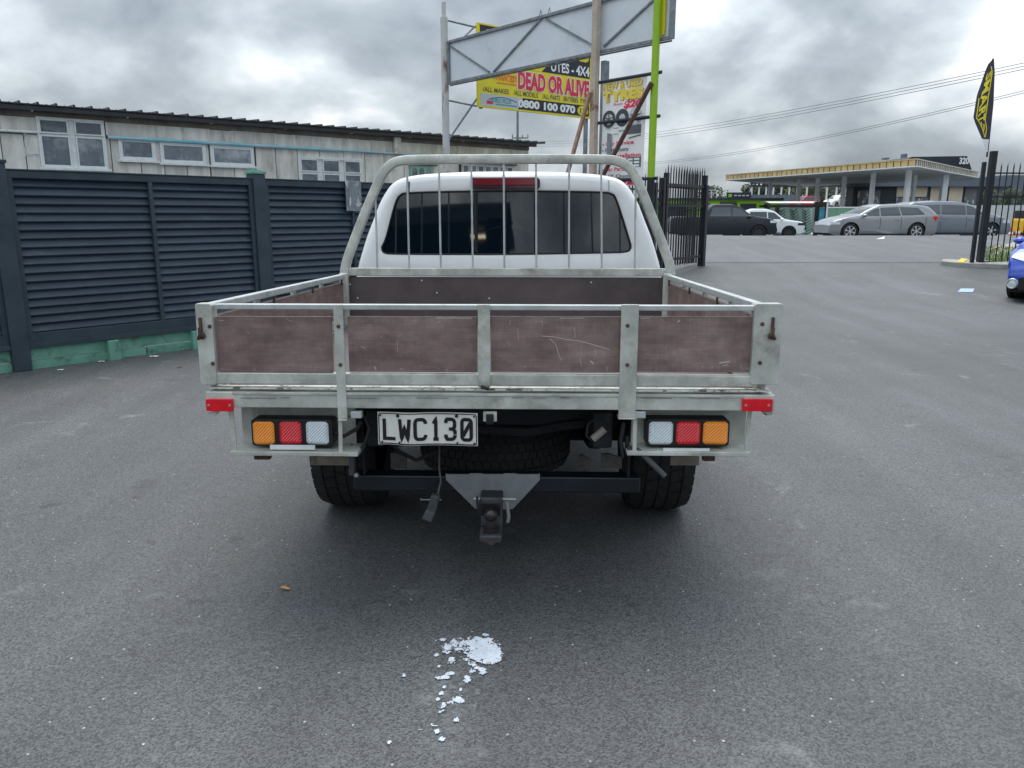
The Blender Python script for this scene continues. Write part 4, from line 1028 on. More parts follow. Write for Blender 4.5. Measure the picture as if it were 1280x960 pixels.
for k, (cx0, mm, ri) in enumerate(((.19, SDARK, .62), (.50, SDARK, .45), (.80, STEELG, .78))):
    cxx, czz = a + bw * cx0, zt - bhh * .36; rr_ = bw * .15
    rm = MB().lathe([(-.004, rr_ * ri), (-.006, rr_ * ri), (-.006, rr_), (-.003, rr_)], (cxx, -.018, czz), 'y', 28)
    rm.build('tyre_picture', mat('print_tyre', (.06, .07, .08), .6) if k < 2 else SGRY, tb_)
    sp2 = MB()
    for q in range(5):
        t = R(90 + 72 * q); sp2.bar((cxx, -.025, czz), (cxx + rr_ * ri * math.cos(t), -.025, czz + rr_ * ri * math.sin(t)), .003, rr_ * .16, up=(-math.sin(t), 0, math.cos(t)))
    sp2.lathe([(-.009, 0), (-.009, rr_ * .22), (-.006, rr_ * .22)], (cxx, -.018, czz), 'y', 12).build('wheel_picture', SDARK if k != 1 else SGRY, tb_)
for q, (x, y, w_, h_) in enumerate(((.12, .44, .10, .012), (.3, .445, .12, .01), (.42, .47, .2, .02), (.15, .49, .07, .012), (.62, .455, .06, .02), (.30, .50, .12, .012), (.5, .515, .07, .015))):
    bt('ooo'[:1 + q % 3], x, y, x + w_, y + h_, SDARK if q % 2 else STEAL, .03)
MB().box(a + bw * .62, a + bw * .93, -.02, -.016, zt - bhh * .52, zt - bhh * .435).build('car_picture', mat('print_dark', (.14, .15, .17), .6), tb_)
MB().bar((a + bw * .66, -.021, zt - bhh * .555), (a + bw * .93, -.021, zt - bhh * .535), .002, .02).build('car_picture', SDARK, tb_)
MB().box(a + bw * .16, a + bw * .27, -.024, -.018, zt - bhh * .74, zt - bhh * .50).build('patch', STEELG, tb_)
for y_, s_, m_ in ((.575, 'Car Service', SRED), (.635, 'Protectors', SDARK), (.695, 'Installation', SRED), (.82, 'Car Parts', SRED), (.89, 'NZ Quotes', SDARK)):
    x1_ = {'Car Service': .78, 'Protectors': .66, 'Installation': .95, 'Car Parts': .60, 'NZ Quotes': .86}[s_]
    bt(s_, .12 if s_ != 'Installation' else .30, y_, x1_, y_ + .038, m_, .03)
    if s_ not in ('Installation',): MB().box(a + bw * .05, a + bw * .075, -.02, -.017, zt - bhh * (y_ + .028), zt - bhh * (y_ + .014)).build('bullet_dot', SDARK, tb_)
MB().box(a + bw * .62, a + bw * .95, -.0215, -.018, zt - bhh * .83, zt - bhh * .735).build('print_box', SDARK, tb_)
for i in range(2):
    for j in range(3): MB().box(a + bw * (.65 + .15 * i), a + bw * (.77 + .15 * i), -.0245, -.0225, zt - bhh * (.765 + .03 * j), zt - bhh * (.745 + .03 * j)).build('print_cell', SWHT, tb_)
MB().box(a + bw * .10, a + bw * .98, -.0205, -.018, zt - bhh * .995, zt - bhh * .945).build('red_band', SRED, tb_)
bt('021 7', .3, .952, .7, .99, SWHT, .04, yo=-.024)
# yellow sign
YO = (-.76, 17.05); YA = BA
yh_ = lambda x, y: hit(x, y, YO, YA)
ysn = thing('yellow_sign', 'yellow sign reading DEAD OR ALIVE above a black phone number band', 'sign', (YO[0], YO[1], 0), YA)
y0s = yh_(597, 90)[0]; y1s = yh_(739.5, 100)[0]; ytop = yh_(597, 28)[1]; ybot = (yh_(597, 134)[1] + yh_(738, 148)[1]) / 2
YWd, YHt = y1s - y0s, ytop - ybot
MB().box(y0s, y1s, 0, .05, ybot, ytop).build('board', YEL, ysn, bevel=.004)
for q in ((y0s, y0s + .03, ybot, ytop), (y1s - .03, y1s, ybot, ytop), (y0s + .03, y1s - .03, ytop - .03, ytop), (y0s + .03, y1s - .03, ybot, ybot + .03)):
    MB().box(q[0], q[1], -.012, -.0005, q[2], q[3]).build('edge_strip', YEL, ysn)
def yf(x, y, ref=None):
    s, z = yh_(x, y); return ((s - y0s) / YWd, (z - ybot) / YHt)
def yrect(x0, t0_, x1, t1_, m_, yo, name='printed_band'):
    return MB().box(y0s + YWd * x0, y0s + YWd * x1, -yo, -yo + .002, ybot + YHt * t0_, ybot + YHt * t1_).build(name, m_, ysn)
def yt(s, x0, t0_, x1, t1_, m_, bold=.03, yo=.006, shear=0): return text(s, y0s + YWd * x0, ybot + YHt * t0_, y0s + YWd * x1, ybot + YHt * t1_, m_, ysn, -yo, bold, shear)
X = lambda p: (yh_(p, 120)[0] - y0s) / YWd
yrect(.02, .535, .98, .985, SBLK, .003)
MB().prism([(y0s + YWd * .02, ybot + YHt * .535), (y0s + YWd * .53, ybot + YHt * .535), (y0s + YWd * .60, ybot + YHt * .66), (y0s + YWd * .02, ybot + YHt * .66)], -.005, -.0035).build('printed_band', YEL, ysn)
yt('UTES - 4X4', X(688), .56, X(736), .69, SWHT, .03, .008); yt('C', .05, .82, .15, .95, YEL, .06); yt('RS', X(716), .745, X(735), .93, YEL, .05)
yt('WANTED', X(619), .35, X(645), .435, SORG, .05, .008, shear=.2); yrect(X(621), .315, X(645), .33, SORG, .008)
yt('DEAD OR ALIVE', X(646), .265, X(737), .515, SWHT, .09, .009); yt('DEAD OR ALIVE', X(647), .275, X(736), .505, SRED, .045, .013)
for s_, x0, x1 in (('/ALL MAKES', .04, .25), ('/ALL MODELS', .29, .50), ('/ALL PARTS', .54, .70), ('/BATTERIES', .73, .87), ('/TYRES', .89, .975)): yt(s_, x0, .195, x1, .255, SDARK, .012)
yrect(.02, .025, .40, .17, SGRY, .003)
MB().prism([(y0s + YWd * .33, ybot + YHt * .025), (y0s + YWd * .98, ybot + YHt * .025), (y0s + YWd * .98, ybot + YHt * .17), (y0s + YWd * .37, ybot + YHt * .17)], -.006, -.004).build('printed_band', SBLK, ysn)
yt('EURO PLUS', .10, .075, .27, .13, STEAL, .03, shear=.2); yrect(.14, .048, .32, .062, STEAL, .005); yrect(.07, .05, .12, .09, SRED, .005)
m_ = MB(); prev = None
for k in range(9):
    t = k / 8; p = (y0s + YWd * (.08 + .24 * t), -.006, ybot + YHt * (.105 + .04 * math.sin(math.pi * t)))
    if prev: m_.bar(prev, p, .002, .014)
    prev = p
m_.build('logo_curve', SDARK, ysn)
yt('0800 100 070', X(647), .045, X(719), .15, SWHT, .05, .010)
MB().prism([(y0s + YWd * (X(728.5) + .052 * math.cos(R(t))), ybot + YHt * (.095 + .066 * math.sin(R(t)))) for t in range(0, 360, 15)], -.010, -.008).build('yellow_oval', YEL, ysn)
yt('17', X(725), .06, X(732), .13, SDARK, .03, .013)
for t in (0, 1):
    MB().prism([(y0s + YWd * (.075 + .05 * t + .02 * math.cos(R(q))), ybot + YHt * (.40 + .035 * math.sin(R(q)))) for q in range(0, 360, 45)], -.006, -.004).build('logo_dot', STEAL, ysn)
# its stays back to the pole
m_ = MB(); pole_top = Matrix.Rotation(SA, 4, 'Z') @ Vector((sP, -.02, 0)) + Vector((SO[0], SO[1], 0))
Mi = (Matrix.Translation(Vector((YO[0], YO[1], 0))) @ Matrix.Rotation(YA, 4, 'Z')).inverted(); pl_ = Mi @ pole_top
for z_p, z_s in ((ytop + .02, ytop - .08), (ybot + .12, ybot + .02)): MB().tube([(pl_.x, pl_.y, z_p), (y0s + .02, .07, z_s)], .02, 8).build('stay', STEELG, ysn, smooth=True)
MB().tube([(pl_.x, pl_.y, ybot - .75), (y0s + .05, .07, ybot + .2)], .022, 8).build('stay', STEELG, ysn, smooth=True); MB().tube([(pl_.x + .5 * (y0s - pl_.x), pl_.y * .5, ytop - .35), (y0s + .02, .07, ytop - .05)], .016, 8).build('stay', STEELG, ysn, smooth=True)

MB().box(y0s + .1, y0s + .16, .051, .10, ybot - .02, ytop).build('back_rail', STEELG, ysn); MB().box(y1s - .12, y1s - .04, .051, .12, 0.0, ytop).build('back_post', STEELG, ysn)

# mast behind the building
mp_ = at(647, 160, 23.5)
um = thing('utility_mast', 'thin grey mast with a small crossarm behind the yellow sign', 'mast', (mp_.x, mp_.y, 0))
MB().tube([(0, 0, 0), (0, 0, at(647, 112, 23.5).z)], .035, 8).build('pole', STEELG, um, smooth=True)
zz = at(647, 172.5, 23.5).z
MB().bar((-.15, 0, zz), (.30, 0, zz), .035).bar((-.15, 0, zz), (-.15, 0, zz + .10), .03).bar((.30, 0, zz), (.30, 0, zz + .10), .03).bar((.14, 0, zz), (.14, 0, zz + .08), .03).build('crossarm', STEELG, um)

# ------------------------------------------------------------------ black picket fences and gates
def picket_run(o_name, label, p0, p1, npk, zb_, rails, ztp, pr=.009, cat='fence', posts_=(), spear=.10, rail_t=.035):
    d = Vector((p1[0] - p0[0], p1[1] - p0[1], 0)); Ln = d.length; ang = math.atan2(d.y, d.x)
    t_ = thing(o_name, label, cat, (p0[0], p0[1], 0), ang)
    proto = None
    for k in range(npk):
        s = Ln * (k + .5) / npk
        if proto is None:
            m_ = MB(); m_.box(-pr, pr, -pr, pr, zb_, ztp - spear)
            m_.add([(-pr, -pr, ztp - spear), (pr, -pr, ztp - spear), (pr, pr, ztp - spear), (-pr, pr, ztp - spear), (0, 0, ztp)], [(0, 1, 4), (1, 2, 4), (2, 3, 4), (3, 0, 4)])
            proto = m_.build('picket', BLACK, t_); q = proto
        else:
            q = proto.copy(); COL.objects.link(q)
        q.location = (s, random.uniform(-.003, .003), random.uniform(-.01, .01))
    for z in rails: MB().box(0, Ln, -rail_t / 2, rail_t / 2, z - rail_t / 2, z + rail_t / 2).build('rail', BLACK, t_)
    for s, w_, za, zt2 in posts_:
        p_ = MB().box(s - w_ / 2, s + w_ / 2, -w_ / 2, w_ / 2, za, zt2).build('post', BLACK, t_, bevel=.006)
    return t_
g0 = at(829, 325, 15.5); g1 = at(877, 322, 17.0)
ln = math.hypot(g1.x - g0.x, g1.y - g0.y)
picket_run('picket_gate', 'open black spear-topped gate folded back left of the driveway', (g0.x, g0.y), (g1.x, g1.y), 15, .40, (1.98, 1.58, .52), 2.38,
           posts_=((0, .09, .1, 2.2), (ln, .13, .2, 2.02), (ln - .02, .09, 2.02, 2.22)), cat='gate', rail_t=.05)
g2 = at(826, 325, 15.9); g3 = at(872, 322, 17.4)
picket_run('picket_fence', 'black spear-topped fence directly behind the folded gate', (g2.x, g2.y), (g3.x, g3.y), 15, .35, (1.95, 1.5, .5), 2.33, posts_=())
f0 = at(765, 330, 13.6); f1 = at(826, 325, 15.45); ln2 = math.hypot(f1.x - f0.x, f1.y - f0.y)
picket_run('picket_fence', 'black picket fence running from behind the cab to the folded gate', (f0.x, f0.y), (f1.x, f1.y), 16, .25, (1.85, 1.6, .4), 2.15,
           posts_=((ln2 * .80, .10, .1, 2.0), (ln2 - .05, .10, .1, 2.1)))
# far side of the gateway
r0 = at(1225, 325, 17.0); r1 = at(1420, 325, 17.4); ln3 = math.hypot(r1.x - r0.x, r1.y - r0.y)
picket_run('picket_fence', 'black spear-topped fence at the right edge behind the blue car', (r0.x, r0.y), (r1.x, r1.y), int(ln3 / .142), .36, (2.27, 1.78, .40), 2.50,
           posts_=((0.0, .115, .28, 2.72),), rail_t=.03)
pp = at(1215, 325, 16.9)
tag(MB().box(-.035, .035, -.035, .035, gz(0, 16.9) - .05, 2.49).build('gate_post', BLACK, None, bevel=.005, loc=(pp.x, pp.y, 0)), 'slim black gate post just left of the thicker flag post', 'post')
# flag
fo = at(1236, 192, 17.0); 
flag = thing('feather_flag', 'black and yellow feather flag on top of the right gate post', 'flag', (fo.x, fo.y, 0))
def fp(x, y): p = at(x, y, 17.0); return (p.x - fo.x, p.z)
left = [(1242, 73), (1236, 80), (1233, 88), (1228, 103), (1222, 119), (1218.5, 136), (1216, 147), (1218, 155), (1223, 167), (1228, 178), (1230.5, 190)]
right = [(1242.3, 73), (1243, 82), (1243.2, 92), (1242.3, 107), (1241.5, 121), (1240.6, 136), (1239.8, 147), (1239, 155), (1237.6, 167), (1235.5, 179), (1234.4, 190)]
NS = len(left)
def fcurve(u, t):
    k = t * (NS - 1); i = min(int(k), NS - 2); f = k - i
    l = [left[i][j] + (left[i + 1][j] - left[i][j]) * f for j in (0, 1)]; r = [right[i][j] + (right[i + 1][j] - right[i][j]) * f for j in (0, 1)]
    x, y = l[0] + (r[0] - l[0]) * u, l[1] + (r[1] - l[1]) * u
    q = fp(x, y); return q[0], .04 * math.sin(u * 3 + t * 6) * (1 - u), q[1]
fl = MB().grid(lambda u, t: fcurve(u, t * .86), 8, 40).build('sail', mat('flag_dark', (.045, .042, .065), .6), flag, smooth=True)
MB().grid(lambda u, t: fcurve(u, .86 + t * .14), 4, 6).build('sail_tail', SWHT, flag, smooth=True)
m_ = MB()
def fstrip(u0_, t0_, u1_, t1_, w_, n_=10):
    prev = None
    for k in range(n_ + 1):
        u = u0_ + (u1_ - u0_) * k / n_; t = t0_ + (t1_ - t0_) * k / n_; p = fcurve(u, t)
        q = ((p[0] - w_ / 2, p[1] - .012, p[2]), (p[0] + w_ / 2, p[1] - .012, p[2]))
        if prev: m_.add([prev[0], prev[1], q[1], q[0]], [(0, 1, 2, 3)])
        prev = q
fstrip(.50, .12, .66, .20, .022); fstrip(.66, .20, .62, .66, .022); fstrip(.62, .66, .70, .75, .022); fstrip(.12, .42, .14, .62, .022); fstrip(.14, .62, .48, .84, .022); fstrip(.70, .75, .55, .84, .02)
m_.build('border_line', YEL, flag)
# lettering on the flag reads from behind, so mirrored
def flagtext():
    cu = bpy.data.curves.new('t', 'FONT'); cu.body = 'SMART-S'; cu.size = 1; cu.offset = .03; cu.resolution_u = 2
    o = bpy.data.objects.new('t', cu); COL.objects.link(o); bpy.context.view_layer.update()
    me = bpy.data.meshes.new_from_object(o.evaluated_get(bpy.context.evaluated_depsgraph_get())); bpy.data.objects.remove(o)
    xs_ = [v.co.x for v in me.vertices]; ys_ = [v.co.y for v in me.vertices]
    for v in me.vertices:
        a_ = (v.co.x - min(xs_)) / (max(xs_) - min(xs_)); b_ = (v.co.y - min(ys_)) / (max(ys_) - min(ys_))
        t = .20 + a_ * .58; lo = .20 if t < .66 else .20 + (t - .66) * 1.6; hi = .58
        p = fcurve(lo + (hi - lo) * b_, t + (b_ - .5) * -.05); v.co = (p[0], p[1] - .015, p[2])
    me.materials.clear(); me.materials.append(YEL); me.name = 'lettering'
    o = bpy.data.objects.new('lettering', me); COL.objects.link(o); o.parent = flag
flagtext()
MB().tube([(fp(1234.5, 194)[0], .02, 2.6), (fp(1236, 182)[0], .02, fp(1236, 182)[1]), (fp(1241.5, 130)[0], .02, fp(1241.5, 130)[1]), (fp(1243, 90)[0], .02, fp(1243, 90)[1]), (fp(1242, 73)[0], .02, fp(1242, 73)[1])], .018, 8).build('flag_pole', SBLK, flag, smooth=True)

CGLASS = mat('car_glass', (.030, .042, .055), .04, spec=.8, ior=1.55)
# ------------------------------------------------------------------ cars
def lerp(tab, x):
    if x <= tab[0][0]: return tab[0][1]
    for (a, va), (b, vb) in zip(tab, tab[1:]):
        if x <= b: return va + (vb - va) * (x - a) / (b - a)
    return tab[-1][1]
def smooth_tab(tab, n=80, k=2):
    x0, x1 = tab[0][0], tab[-1][0]; xs_ = [x0 + (x1 - x0) * i / n for i in range(n + 1)]; v = [lerp(tab, x) for x in xs_]
    for _ in range(k): v = [v[0]] + [(a + 2 * b + c) / 4 for a, b, c in zip(v, v[1:], v[2:])] + [v[-1]]
    return list(zip(xs_, v))
RIMS = mat('alloy_rim', (.62, .63, .65), .3, .5); RIMD = mat('dark_rim', (.06, .06, .065), .4, .4)
def car(name, label, cat, loc, rz, Ln, Wd, top, belt, wx, wr_c, paint, dlo, shields, clr=.20, wheelw=.21, spokes=6, rim=RIMS, lights=(), extras=None, tum=.36, group=None):
    """front is +x. top: roofline table; dlo: side glass quads; shields: x ranges on the roofline that are glass"""
    root = thing(name, label, cat, loc, rz, group)
    top = smooth_tab(top, 110, 2); H = Ln / 2
    def wp(x): return Wd / 2 * (1 - .19 * max(0, (abs(x) / H - .55) / .45) ** 2.6)
    def wf(x, z):
        b_ = lerp(belt, x)
        if z <= b_: return wp(x) * (1 - .035 * ((z - .62) / .45) ** 2) - max(0, .34 - z) * .25
        return wp(x) * (1 - .035 * ((b_ - .62) / .45) ** 2) - (z - b_) * tum - .02 * min(1, (z - b_) * 12)
    xs_ = sorted(set([-H + Ln * i / 76 for i in range(77)] + [w_ + wr_c * 1.16 * math.cos(R(t)) for w_ in wx for t in range(0, 181, 15)]))
    def bot(x):
        z = clr + max(0, abs(x) - H * .86) * .35
        for w_ in wx:
            q = (wr_c * 1.16) ** 2 - (x - w_) ** 2
            if q > 0: z = max(z, wr_c + math.sqrt(q))
        return z
    Mr = 16; vs = []; fs = []; nc = 7
    ring_n = 2 * (Mr + 1) + (nc - 1)
    for x in xs_:
        zt = max(lerp(top, x), bot(x) + .02); zb = bot(x)
        side = [(x, wf(x, zb + (zt - zb) * j / Mr), zb + (zt - zb) * j / Mr) for j in range(Mr + 1)]
        # soften the shoulder
        side[-1] = (x, side[-1][1] - .035, zt); side[-2] = (x, side[-2][1] - .008, side[-2][2] + (zt - side[-2][2]) * .35)
        wt = side[-1][1]
        topr = [(x, wt * (1 - 2 * k / nc), zt + .03 * (1 - (1 - 2 * k / nc) ** 2)) for k in range(1, nc)]
        vs += [(a_, b_, c_) for a_, b_, c_ in side] + topr + [(a_, -b_, c_) for a_, b_, c_ in side[::-1]]
    for i in range(len(xs_) - 1):
        for k in range(ring_n - 1): fs.append((i * ring_n + k, i * ring_n + k + 1, (i + 1) * ring_n + k + 1, (i + 1) * ring_n + k))
    fs += [tuple(range(ring_n)), tuple((len(xs_) - 1) * ring_n + k for k in range(ring_n))[::-1]]
    body = MB().add(vs, fs).build('body', paint, root, smooth=True)
    MB().box(-H * .96, H * .96, -Wd * .40, Wd * .40, clr + .02, clr + .2).build('underbody', UNDER, root)
    for q in dlo:
        for s in (-1, 1):
            def fn(a_, b_, q=q, s=s):
                xb = q[0][0] + (q[1][0] - q[0][0]) * a_; xt = q[3][0] + (q[2][0] - q[3][0]) * a_
                zb = q[0][1] + (q[1][1] - q[0][1]) * a_; zt = q[3][1] + (q[2][1] - q[3][1]) * a_
                x = xb + (xt - xb) * b_; z = zb + (zt - zb) * b_; return (x, s * (wf(x, z) + .006), z)
            MB().grid(fn, 6, 5).build('side_window', CGLASS, root, smooth=True)
    for x0, x1, nm, ins in shields:
        def fn(a_, b_):
            x = x0 + (x1 - x0) * b_; zt = lerp(top, x); w_ = wf(x, zt) - .035 - ins; y = w_ * (2 * a_ - 1)
            return (x, y, zt + .03 * (1 - (2 * a_ - 1) ** 2) + .010)
        MB().grid(fn, 8, 6).build(nm, CGLASS, root, smooth=True)
    for w_ in wx:
        for s in (-1, 1):
            wh = thing('wheel', '', ''); del wh['label']; del wh['category']; wh.parent = root; wh.location = (w_, s * (Wd / 2 - wheelw / 2 - .015), wr_c)
            ty = tyre_parts(wh, 0, 0, 0, wr_c, wheelw, False); ty.rotation_euler = (0, 0, R(90) if s > 0 else R(-90))
            # the wheel axis runs across the car
            r = wr_c * .68; yo = s * wheelw * .40
            m_ = MB()
            for k in range(spokes):
                t = 2 * math.pi * k / spokes + .3
                for dt in (-.07, .07):
                    m_.bar((0, yo, 0), (r * math.cos(t + dt), yo, r * math.sin(t + dt)), wr_c * .10, .02, up=(0, 1, 0))
            m_.lathe([(-.02, r * .93), (.012, r * .93), (.012, r), (-.02, r)], (0, yo, 0), 'y', 28).lathe([(-.015, 0), (-.015, r * .22), (.015, r * .22), (.015, 0)], (0, yo, 0), 'y', 12)
            m_.build('rim', rim, wh, smooth=False)
            MB().lathe([(-.004, 0), (-.004, r * .92), (.004, r * .92), (.004, 0)], (0, yo - s * .05, 0), 'y', 24).build('brake_disc', RIMD, wh)
            MB().lathe([(0, wr_c * .6), (.0, wr_c * 1.12)], (0, s * .02 , 0), 'y', 24).build('wheel_well', SEAL, wh)
    for nm, m_, x0, x1, z0, z1, pos in lights:
        if pos == 'side':
            for s in (-1, 1):
                MB().grid(lambda a_, b_: (x0 + (x1 - x0) * a_, s * (wf(x0 + (x1 - x0) * a_, z0 + (z1 - z0) * b_) + .008), z0 + (z1 - z0) * b_), 6, 3).build(nm, m_, root, smooth=True)
    for s in (-1, 1):
        mx_ = dlo[0][1][0] - .05; zb = lerp(belt, mx_) + .03
        m_ = MB().grid(lambda a_, b_: (mx_ + .10 * math.cos(b_ * 2 * math.pi) * math.sin(math.pi * min(.98, a_ + .02)) ** .5, s * (wf(mx_, zb) + .02 + .20 * a_), zb + .07 + .065 * math.sin(b_ * 2 * math.pi) * math.sin(math.pi * min(.98, a_ + .02)) ** .5), 8, 12)
        m_.build('mirror', paint, root, smooth=True)
    for q in dlo:
        xs2 = q[0][0] - .03; m_ = MB()
        for s in (-1, 1):
            m_.add([(xs2 + dx, s * (wf(xs2, z) + .004), z) for z in (clr + .12, clr + .3, .62, lerp(belt, xs2) - .01) for dx in (-.008, .008)], [(0, 1, 3, 2), (2, 3, 5, 4), (4, 5, 7, 6)])
        m_.build('door_seam', SEAL, root)
    for q in dlo[:2]:
        for s in (-1, 1):
            xh = q[0][0] + .14; zh = lerp(belt, xh) - .12
            MB().box(xh - .09, xh + .09, s * wf(xh, zh) - .01, s * (wf(xh, zh) + .03), zh - .012, zh + .014).build('door_handle', paint, root, bevel=.006)
    for s in (-1, 1):
        m_ = MB(); z_ = clr + .06
        m_.box(wx[0] + wr_c * 1.25, wx[1] - wr_c * 1.25, s * (wf(0, z_) - .01), s * (wf(0, z_) + .012), z_ - .03, z_ + .03).build('sill_trim', SEAL, root)
    if extras: extras(root, wf, H, top)
    return root
def facepatch(root, nm, m_, x, y0, y1, z0, z1, t=.02, bev=.01): return MB().box(x - t, x + .012, y0, y1, z0, z1).build(nm, m_, root, bevel=bev)
SILV = mat('silver_paint', (.30, .305, .325), .28, .35, coat=.6); BLUG = mat('bluegrey_paint', (.20, .23, .265), .28, .35, coat=.6)
BLKP = mat('black_paint', (.014, .017, .026), .32, spec=.4, coat=.18); WHTP = mat('white_car_paint', (.74, .76, .78), .3, coat=.5); BLUP = mat('blue_paint', (.002, .05, .42), .2, coat=.8)
REDP = mat('red_paint', (.42, .02, .03), .3, coat=.5)
# silver wagon, nose to the left
cz0 = .42
def wag_extra(root, wf, H, top):
    facepatch(root, 'tail_lamp', REDL, -H + .1, .45, .78, .72, .92); facepatch(root, 'tail_lamp', REDL, -H + .1, -.78, -.45, .72, .92)
    for s in (-1, 1): MB().tube([(-1.6, s * .58, 1.375), (.2, s * .58, 1.405)], .014, 6).build('roof_rail', SEAL, root)
c1_ = at(1092, 290, 32.5)
car('parked_wagon', 'silver lowered station wagon with white spoked wheels parked on the street', 'car', (c1_.x, c1_.y, cz0), R(180 + 3), 4.48, 1.75,
    [(-2.32, .70), (-2.28, .98), (-2.12, 1.10), (-1.85, 1.30), (-1.5, 1.36), (-.6, 1.40), (.2, 1.38), (.75, 1.15), (1.05, .98), (1.6, .88), (2.0, .76), (2.2, .62), (2.32, .44)],
    [(-2.3, .92), (0, .90), (2.3, .78)], (-1.33, 1.42), .325, SILV,
    [[(.25, .93), (.98, .93), (.42, 1.22), (.25, 1.24)], [(-.62, .95), (.20, .93), (.20, 1.25), (-.55, 1.29)], [(-1.65, .99), (-.68, .95), (-.60, 1.29), (-1.35, 1.26)]],
    ((.50, 1.0, 'windscreen', .05), (-2.15, -1.87, 'rear_window', .08)), clr=.15, lights=(('headlamp', CLRL, 1.85, 2.2, .60, .70, 'side'), ('tail_lamp', REDL, -2.25, -2.0, .80, .92, 'side')), extras=wag_extra)
# blue grey people carrier, nose to the right
c2_ = at(1190, 290, 33.8)
def suv_extra(root, wf, H, top):
    facepatch(root, 'grille', SEAL, H - .03, -.5, .5, .42, .62)
car('parked_people_carrier', 'blue-grey people carrier parked behind the silver wagon', 'car', (c2_.x - .3, c2_.y, .40), R(2), 4.75, 1.8,
    [(-2.37, .70), (-2.33, 1.05), (-2.15, 1.35), (-1.9, 1.50), (-1.0, 1.56), (.1, 1.53), (.6, 1.40), (1.25, 1.05), (1.9, .92), (2.25, .75), (2.37, .5)],
    [(-2.3, 1.0), (0, .96), (2.3, .84)], (-1.35, 1.45), .33, BLUG,
    [[(.35, 1.0), (1.12, 1.0), (.60, 1.34), (.35, 1.38)], [(-.75, 1.02), (.30, 1.0), (.30, 1.38), (-.70, 1.42)], [(-1.9, 1.08), (-.80, 1.02), (-.76, 1.42), (-1.65, 1.38)]],
    ((.62, 1.25, 'windscreen', .05), (-2.32, -2.05, 'rear_window', .08)), clr=.18, lights=(('headlamp', CLRL, 1.9, 2.25, .66, .80, 'side'),), extras=suv_extra)
# black pickup, nose to the right
c3_ = at(966, 285, 43.5)
def ram_extra(root, wf, H, top):
    facepatch(root, 'grille', SEAL, H - .02, -.6, .6, .65, 1.05); facepatch(root, 'number_plate', PLATEW, H + .0, -.18, .18, .50, .60)
    for s in (-1, 1): facepatch(root, 'headlamp', CLRL, H - .03, s * .50, s * .84, .86, 1.02)
    MB().box(-2.72, -.95, -.78, .78, 1.20, 1.215).build('tonneau', SEAL, root)
car('parked_pickup', 'black double-cab pickup parked just right of the folded gate', 'pickup', (c3_.x - 2.9, c3_.y, 0.02), R(-3), 5.75, 1.98,
    [(-2.87, 1.05), (-2.82, 1.26), (-1.0, 1.28), (-.80, 1.80), (-.5, 1.93), (.5, 1.92), (.9, 1.78), (1.45, 1.35), (1.8, 1.28), (2.6, 1.16), (2.80, 1.0), (2.87, .6)],
    [(-2.8, 1.27), (0, 1.25), (2.8, 1.12)], (-1.75, 1.85), .41, BLKP,
    [[(.42, 1.30), (1.35, 1.30), (.85, 1.70), (.42, 1.76)], [(-.78, 1.30), (.36, 1.30), (.36, 1.77), (-.62, 1.77)]],
    ((.92, 1.45, 'windscreen', .06), (-.98, -.83, 'rear_window', .1)), clr=.32, wheelw=.26, rim=RIMD, lights=(('headlamp', CLRL, 2.45, 2.78, .95, 1.08, 'side'),), extras=ram_extra)
# white ute behind it
c4_ = at(1003, 285, 46.5)
def wu_extra(root, wf, H, top):
    facepatch(root, 'grille', SEAL, H - .02, -.55, .55, .55, .95)
    for s in (-1, 1): facepatch(root, 'fog_lamp', SEAL, H - .05, s * .6, s * .85, .50, .72)
car('parked_ute', 'white ute whose bonnet shows between the black pickup and the bus shelter', 'ute', (c4_.x - 2.6, c4_.y + .2, 0.0), R(-6), 5.2, 1.82,
    [(-2.6, 1.0), (-2.55, 1.15), (-.95, 1.16), (-.75, 1.62), (-.45, 1.73), (.4, 1.72), (.8, 1.58), (1.3, 1.18), (1.6, 1.10), (2.35, .99), (2.52, .85), (2.6, .5)],
    [(-2.6, 1.13), (0, 1.1), (2.6, .96)], (-1.5, 1.62), .37, WHTP,
    [[(.4, 1.15), (1.2, 1.15), (.76, 1.52), (.4, 1.56)], [(-.7, 1.15), (.34, 1.15), (.34, 1.57), (-.6, 1.57)]],
    ((.82, 1.3, 'windscreen', .05), (-.93, -.78, 'rear_window', .1)), clr=.30, wheelw=.24, rim=RIMD, lights=(('headlamp', SEAL, 2.1, 2.5, .80, .93, 'side'),), extras=wu_extra)
# blue hatchback at the right edge, nose towards us
c5_ = ground(1259, 376)
def hat_extra(root, wf, H, top):
    for s in (-1, 1):
        def fn(a_, b_):
            x = H - .62 + .56 * a_; zl = .55 + .05 * (1 - a_); zh = .66 + .16 * (1 - a_)
            z = zl + (zh - zl) * b_; return (x, s * (wf(x, z) + .006), z)
        MB().grid(fn, 8, 5).build('headlamp', HLAMP, root, smooth=True)
        def fn2(a_, b_):
            x = 1.66 + .33 * (1 - a_ * .0) * (1 - b_) - .10 * a_ * (1 - b_) ; y = .40 + (.33 - .05 * b_) * a_; zt = lerp(top, x)
            wt = wf(x, zt) - .035; return (x + .008, s * y, zt + .03 * (1 - min(1, y / wt) ** 2) + .012)
        MB().grid(fn2, 8, 6).build('headlamp', HLAMP, root, smooth=True)
        MB().lathe([(-.03, .085), (.010, .085), (.022, .075), (.006, .060)], (H, s * .62, .32), 'x', 20).build('fog_bezel', CHROME, root, smooth=True)
        MB().lathe([(.004, .06), (.018, 0)], (H, s * .62, .32), 'x', 16).build('fog_lamp', CLRL, root, smooth=True)
        MB().box(H - .02, H + .012, s * .42, s * .53, .22, .43).build('bumper_vent', SEAL, root, bevel=.01)
    MB().box(H - .08, H + .01, -.42, .42, .26, .44).build('grille', SEAL, root, bevel=.02)
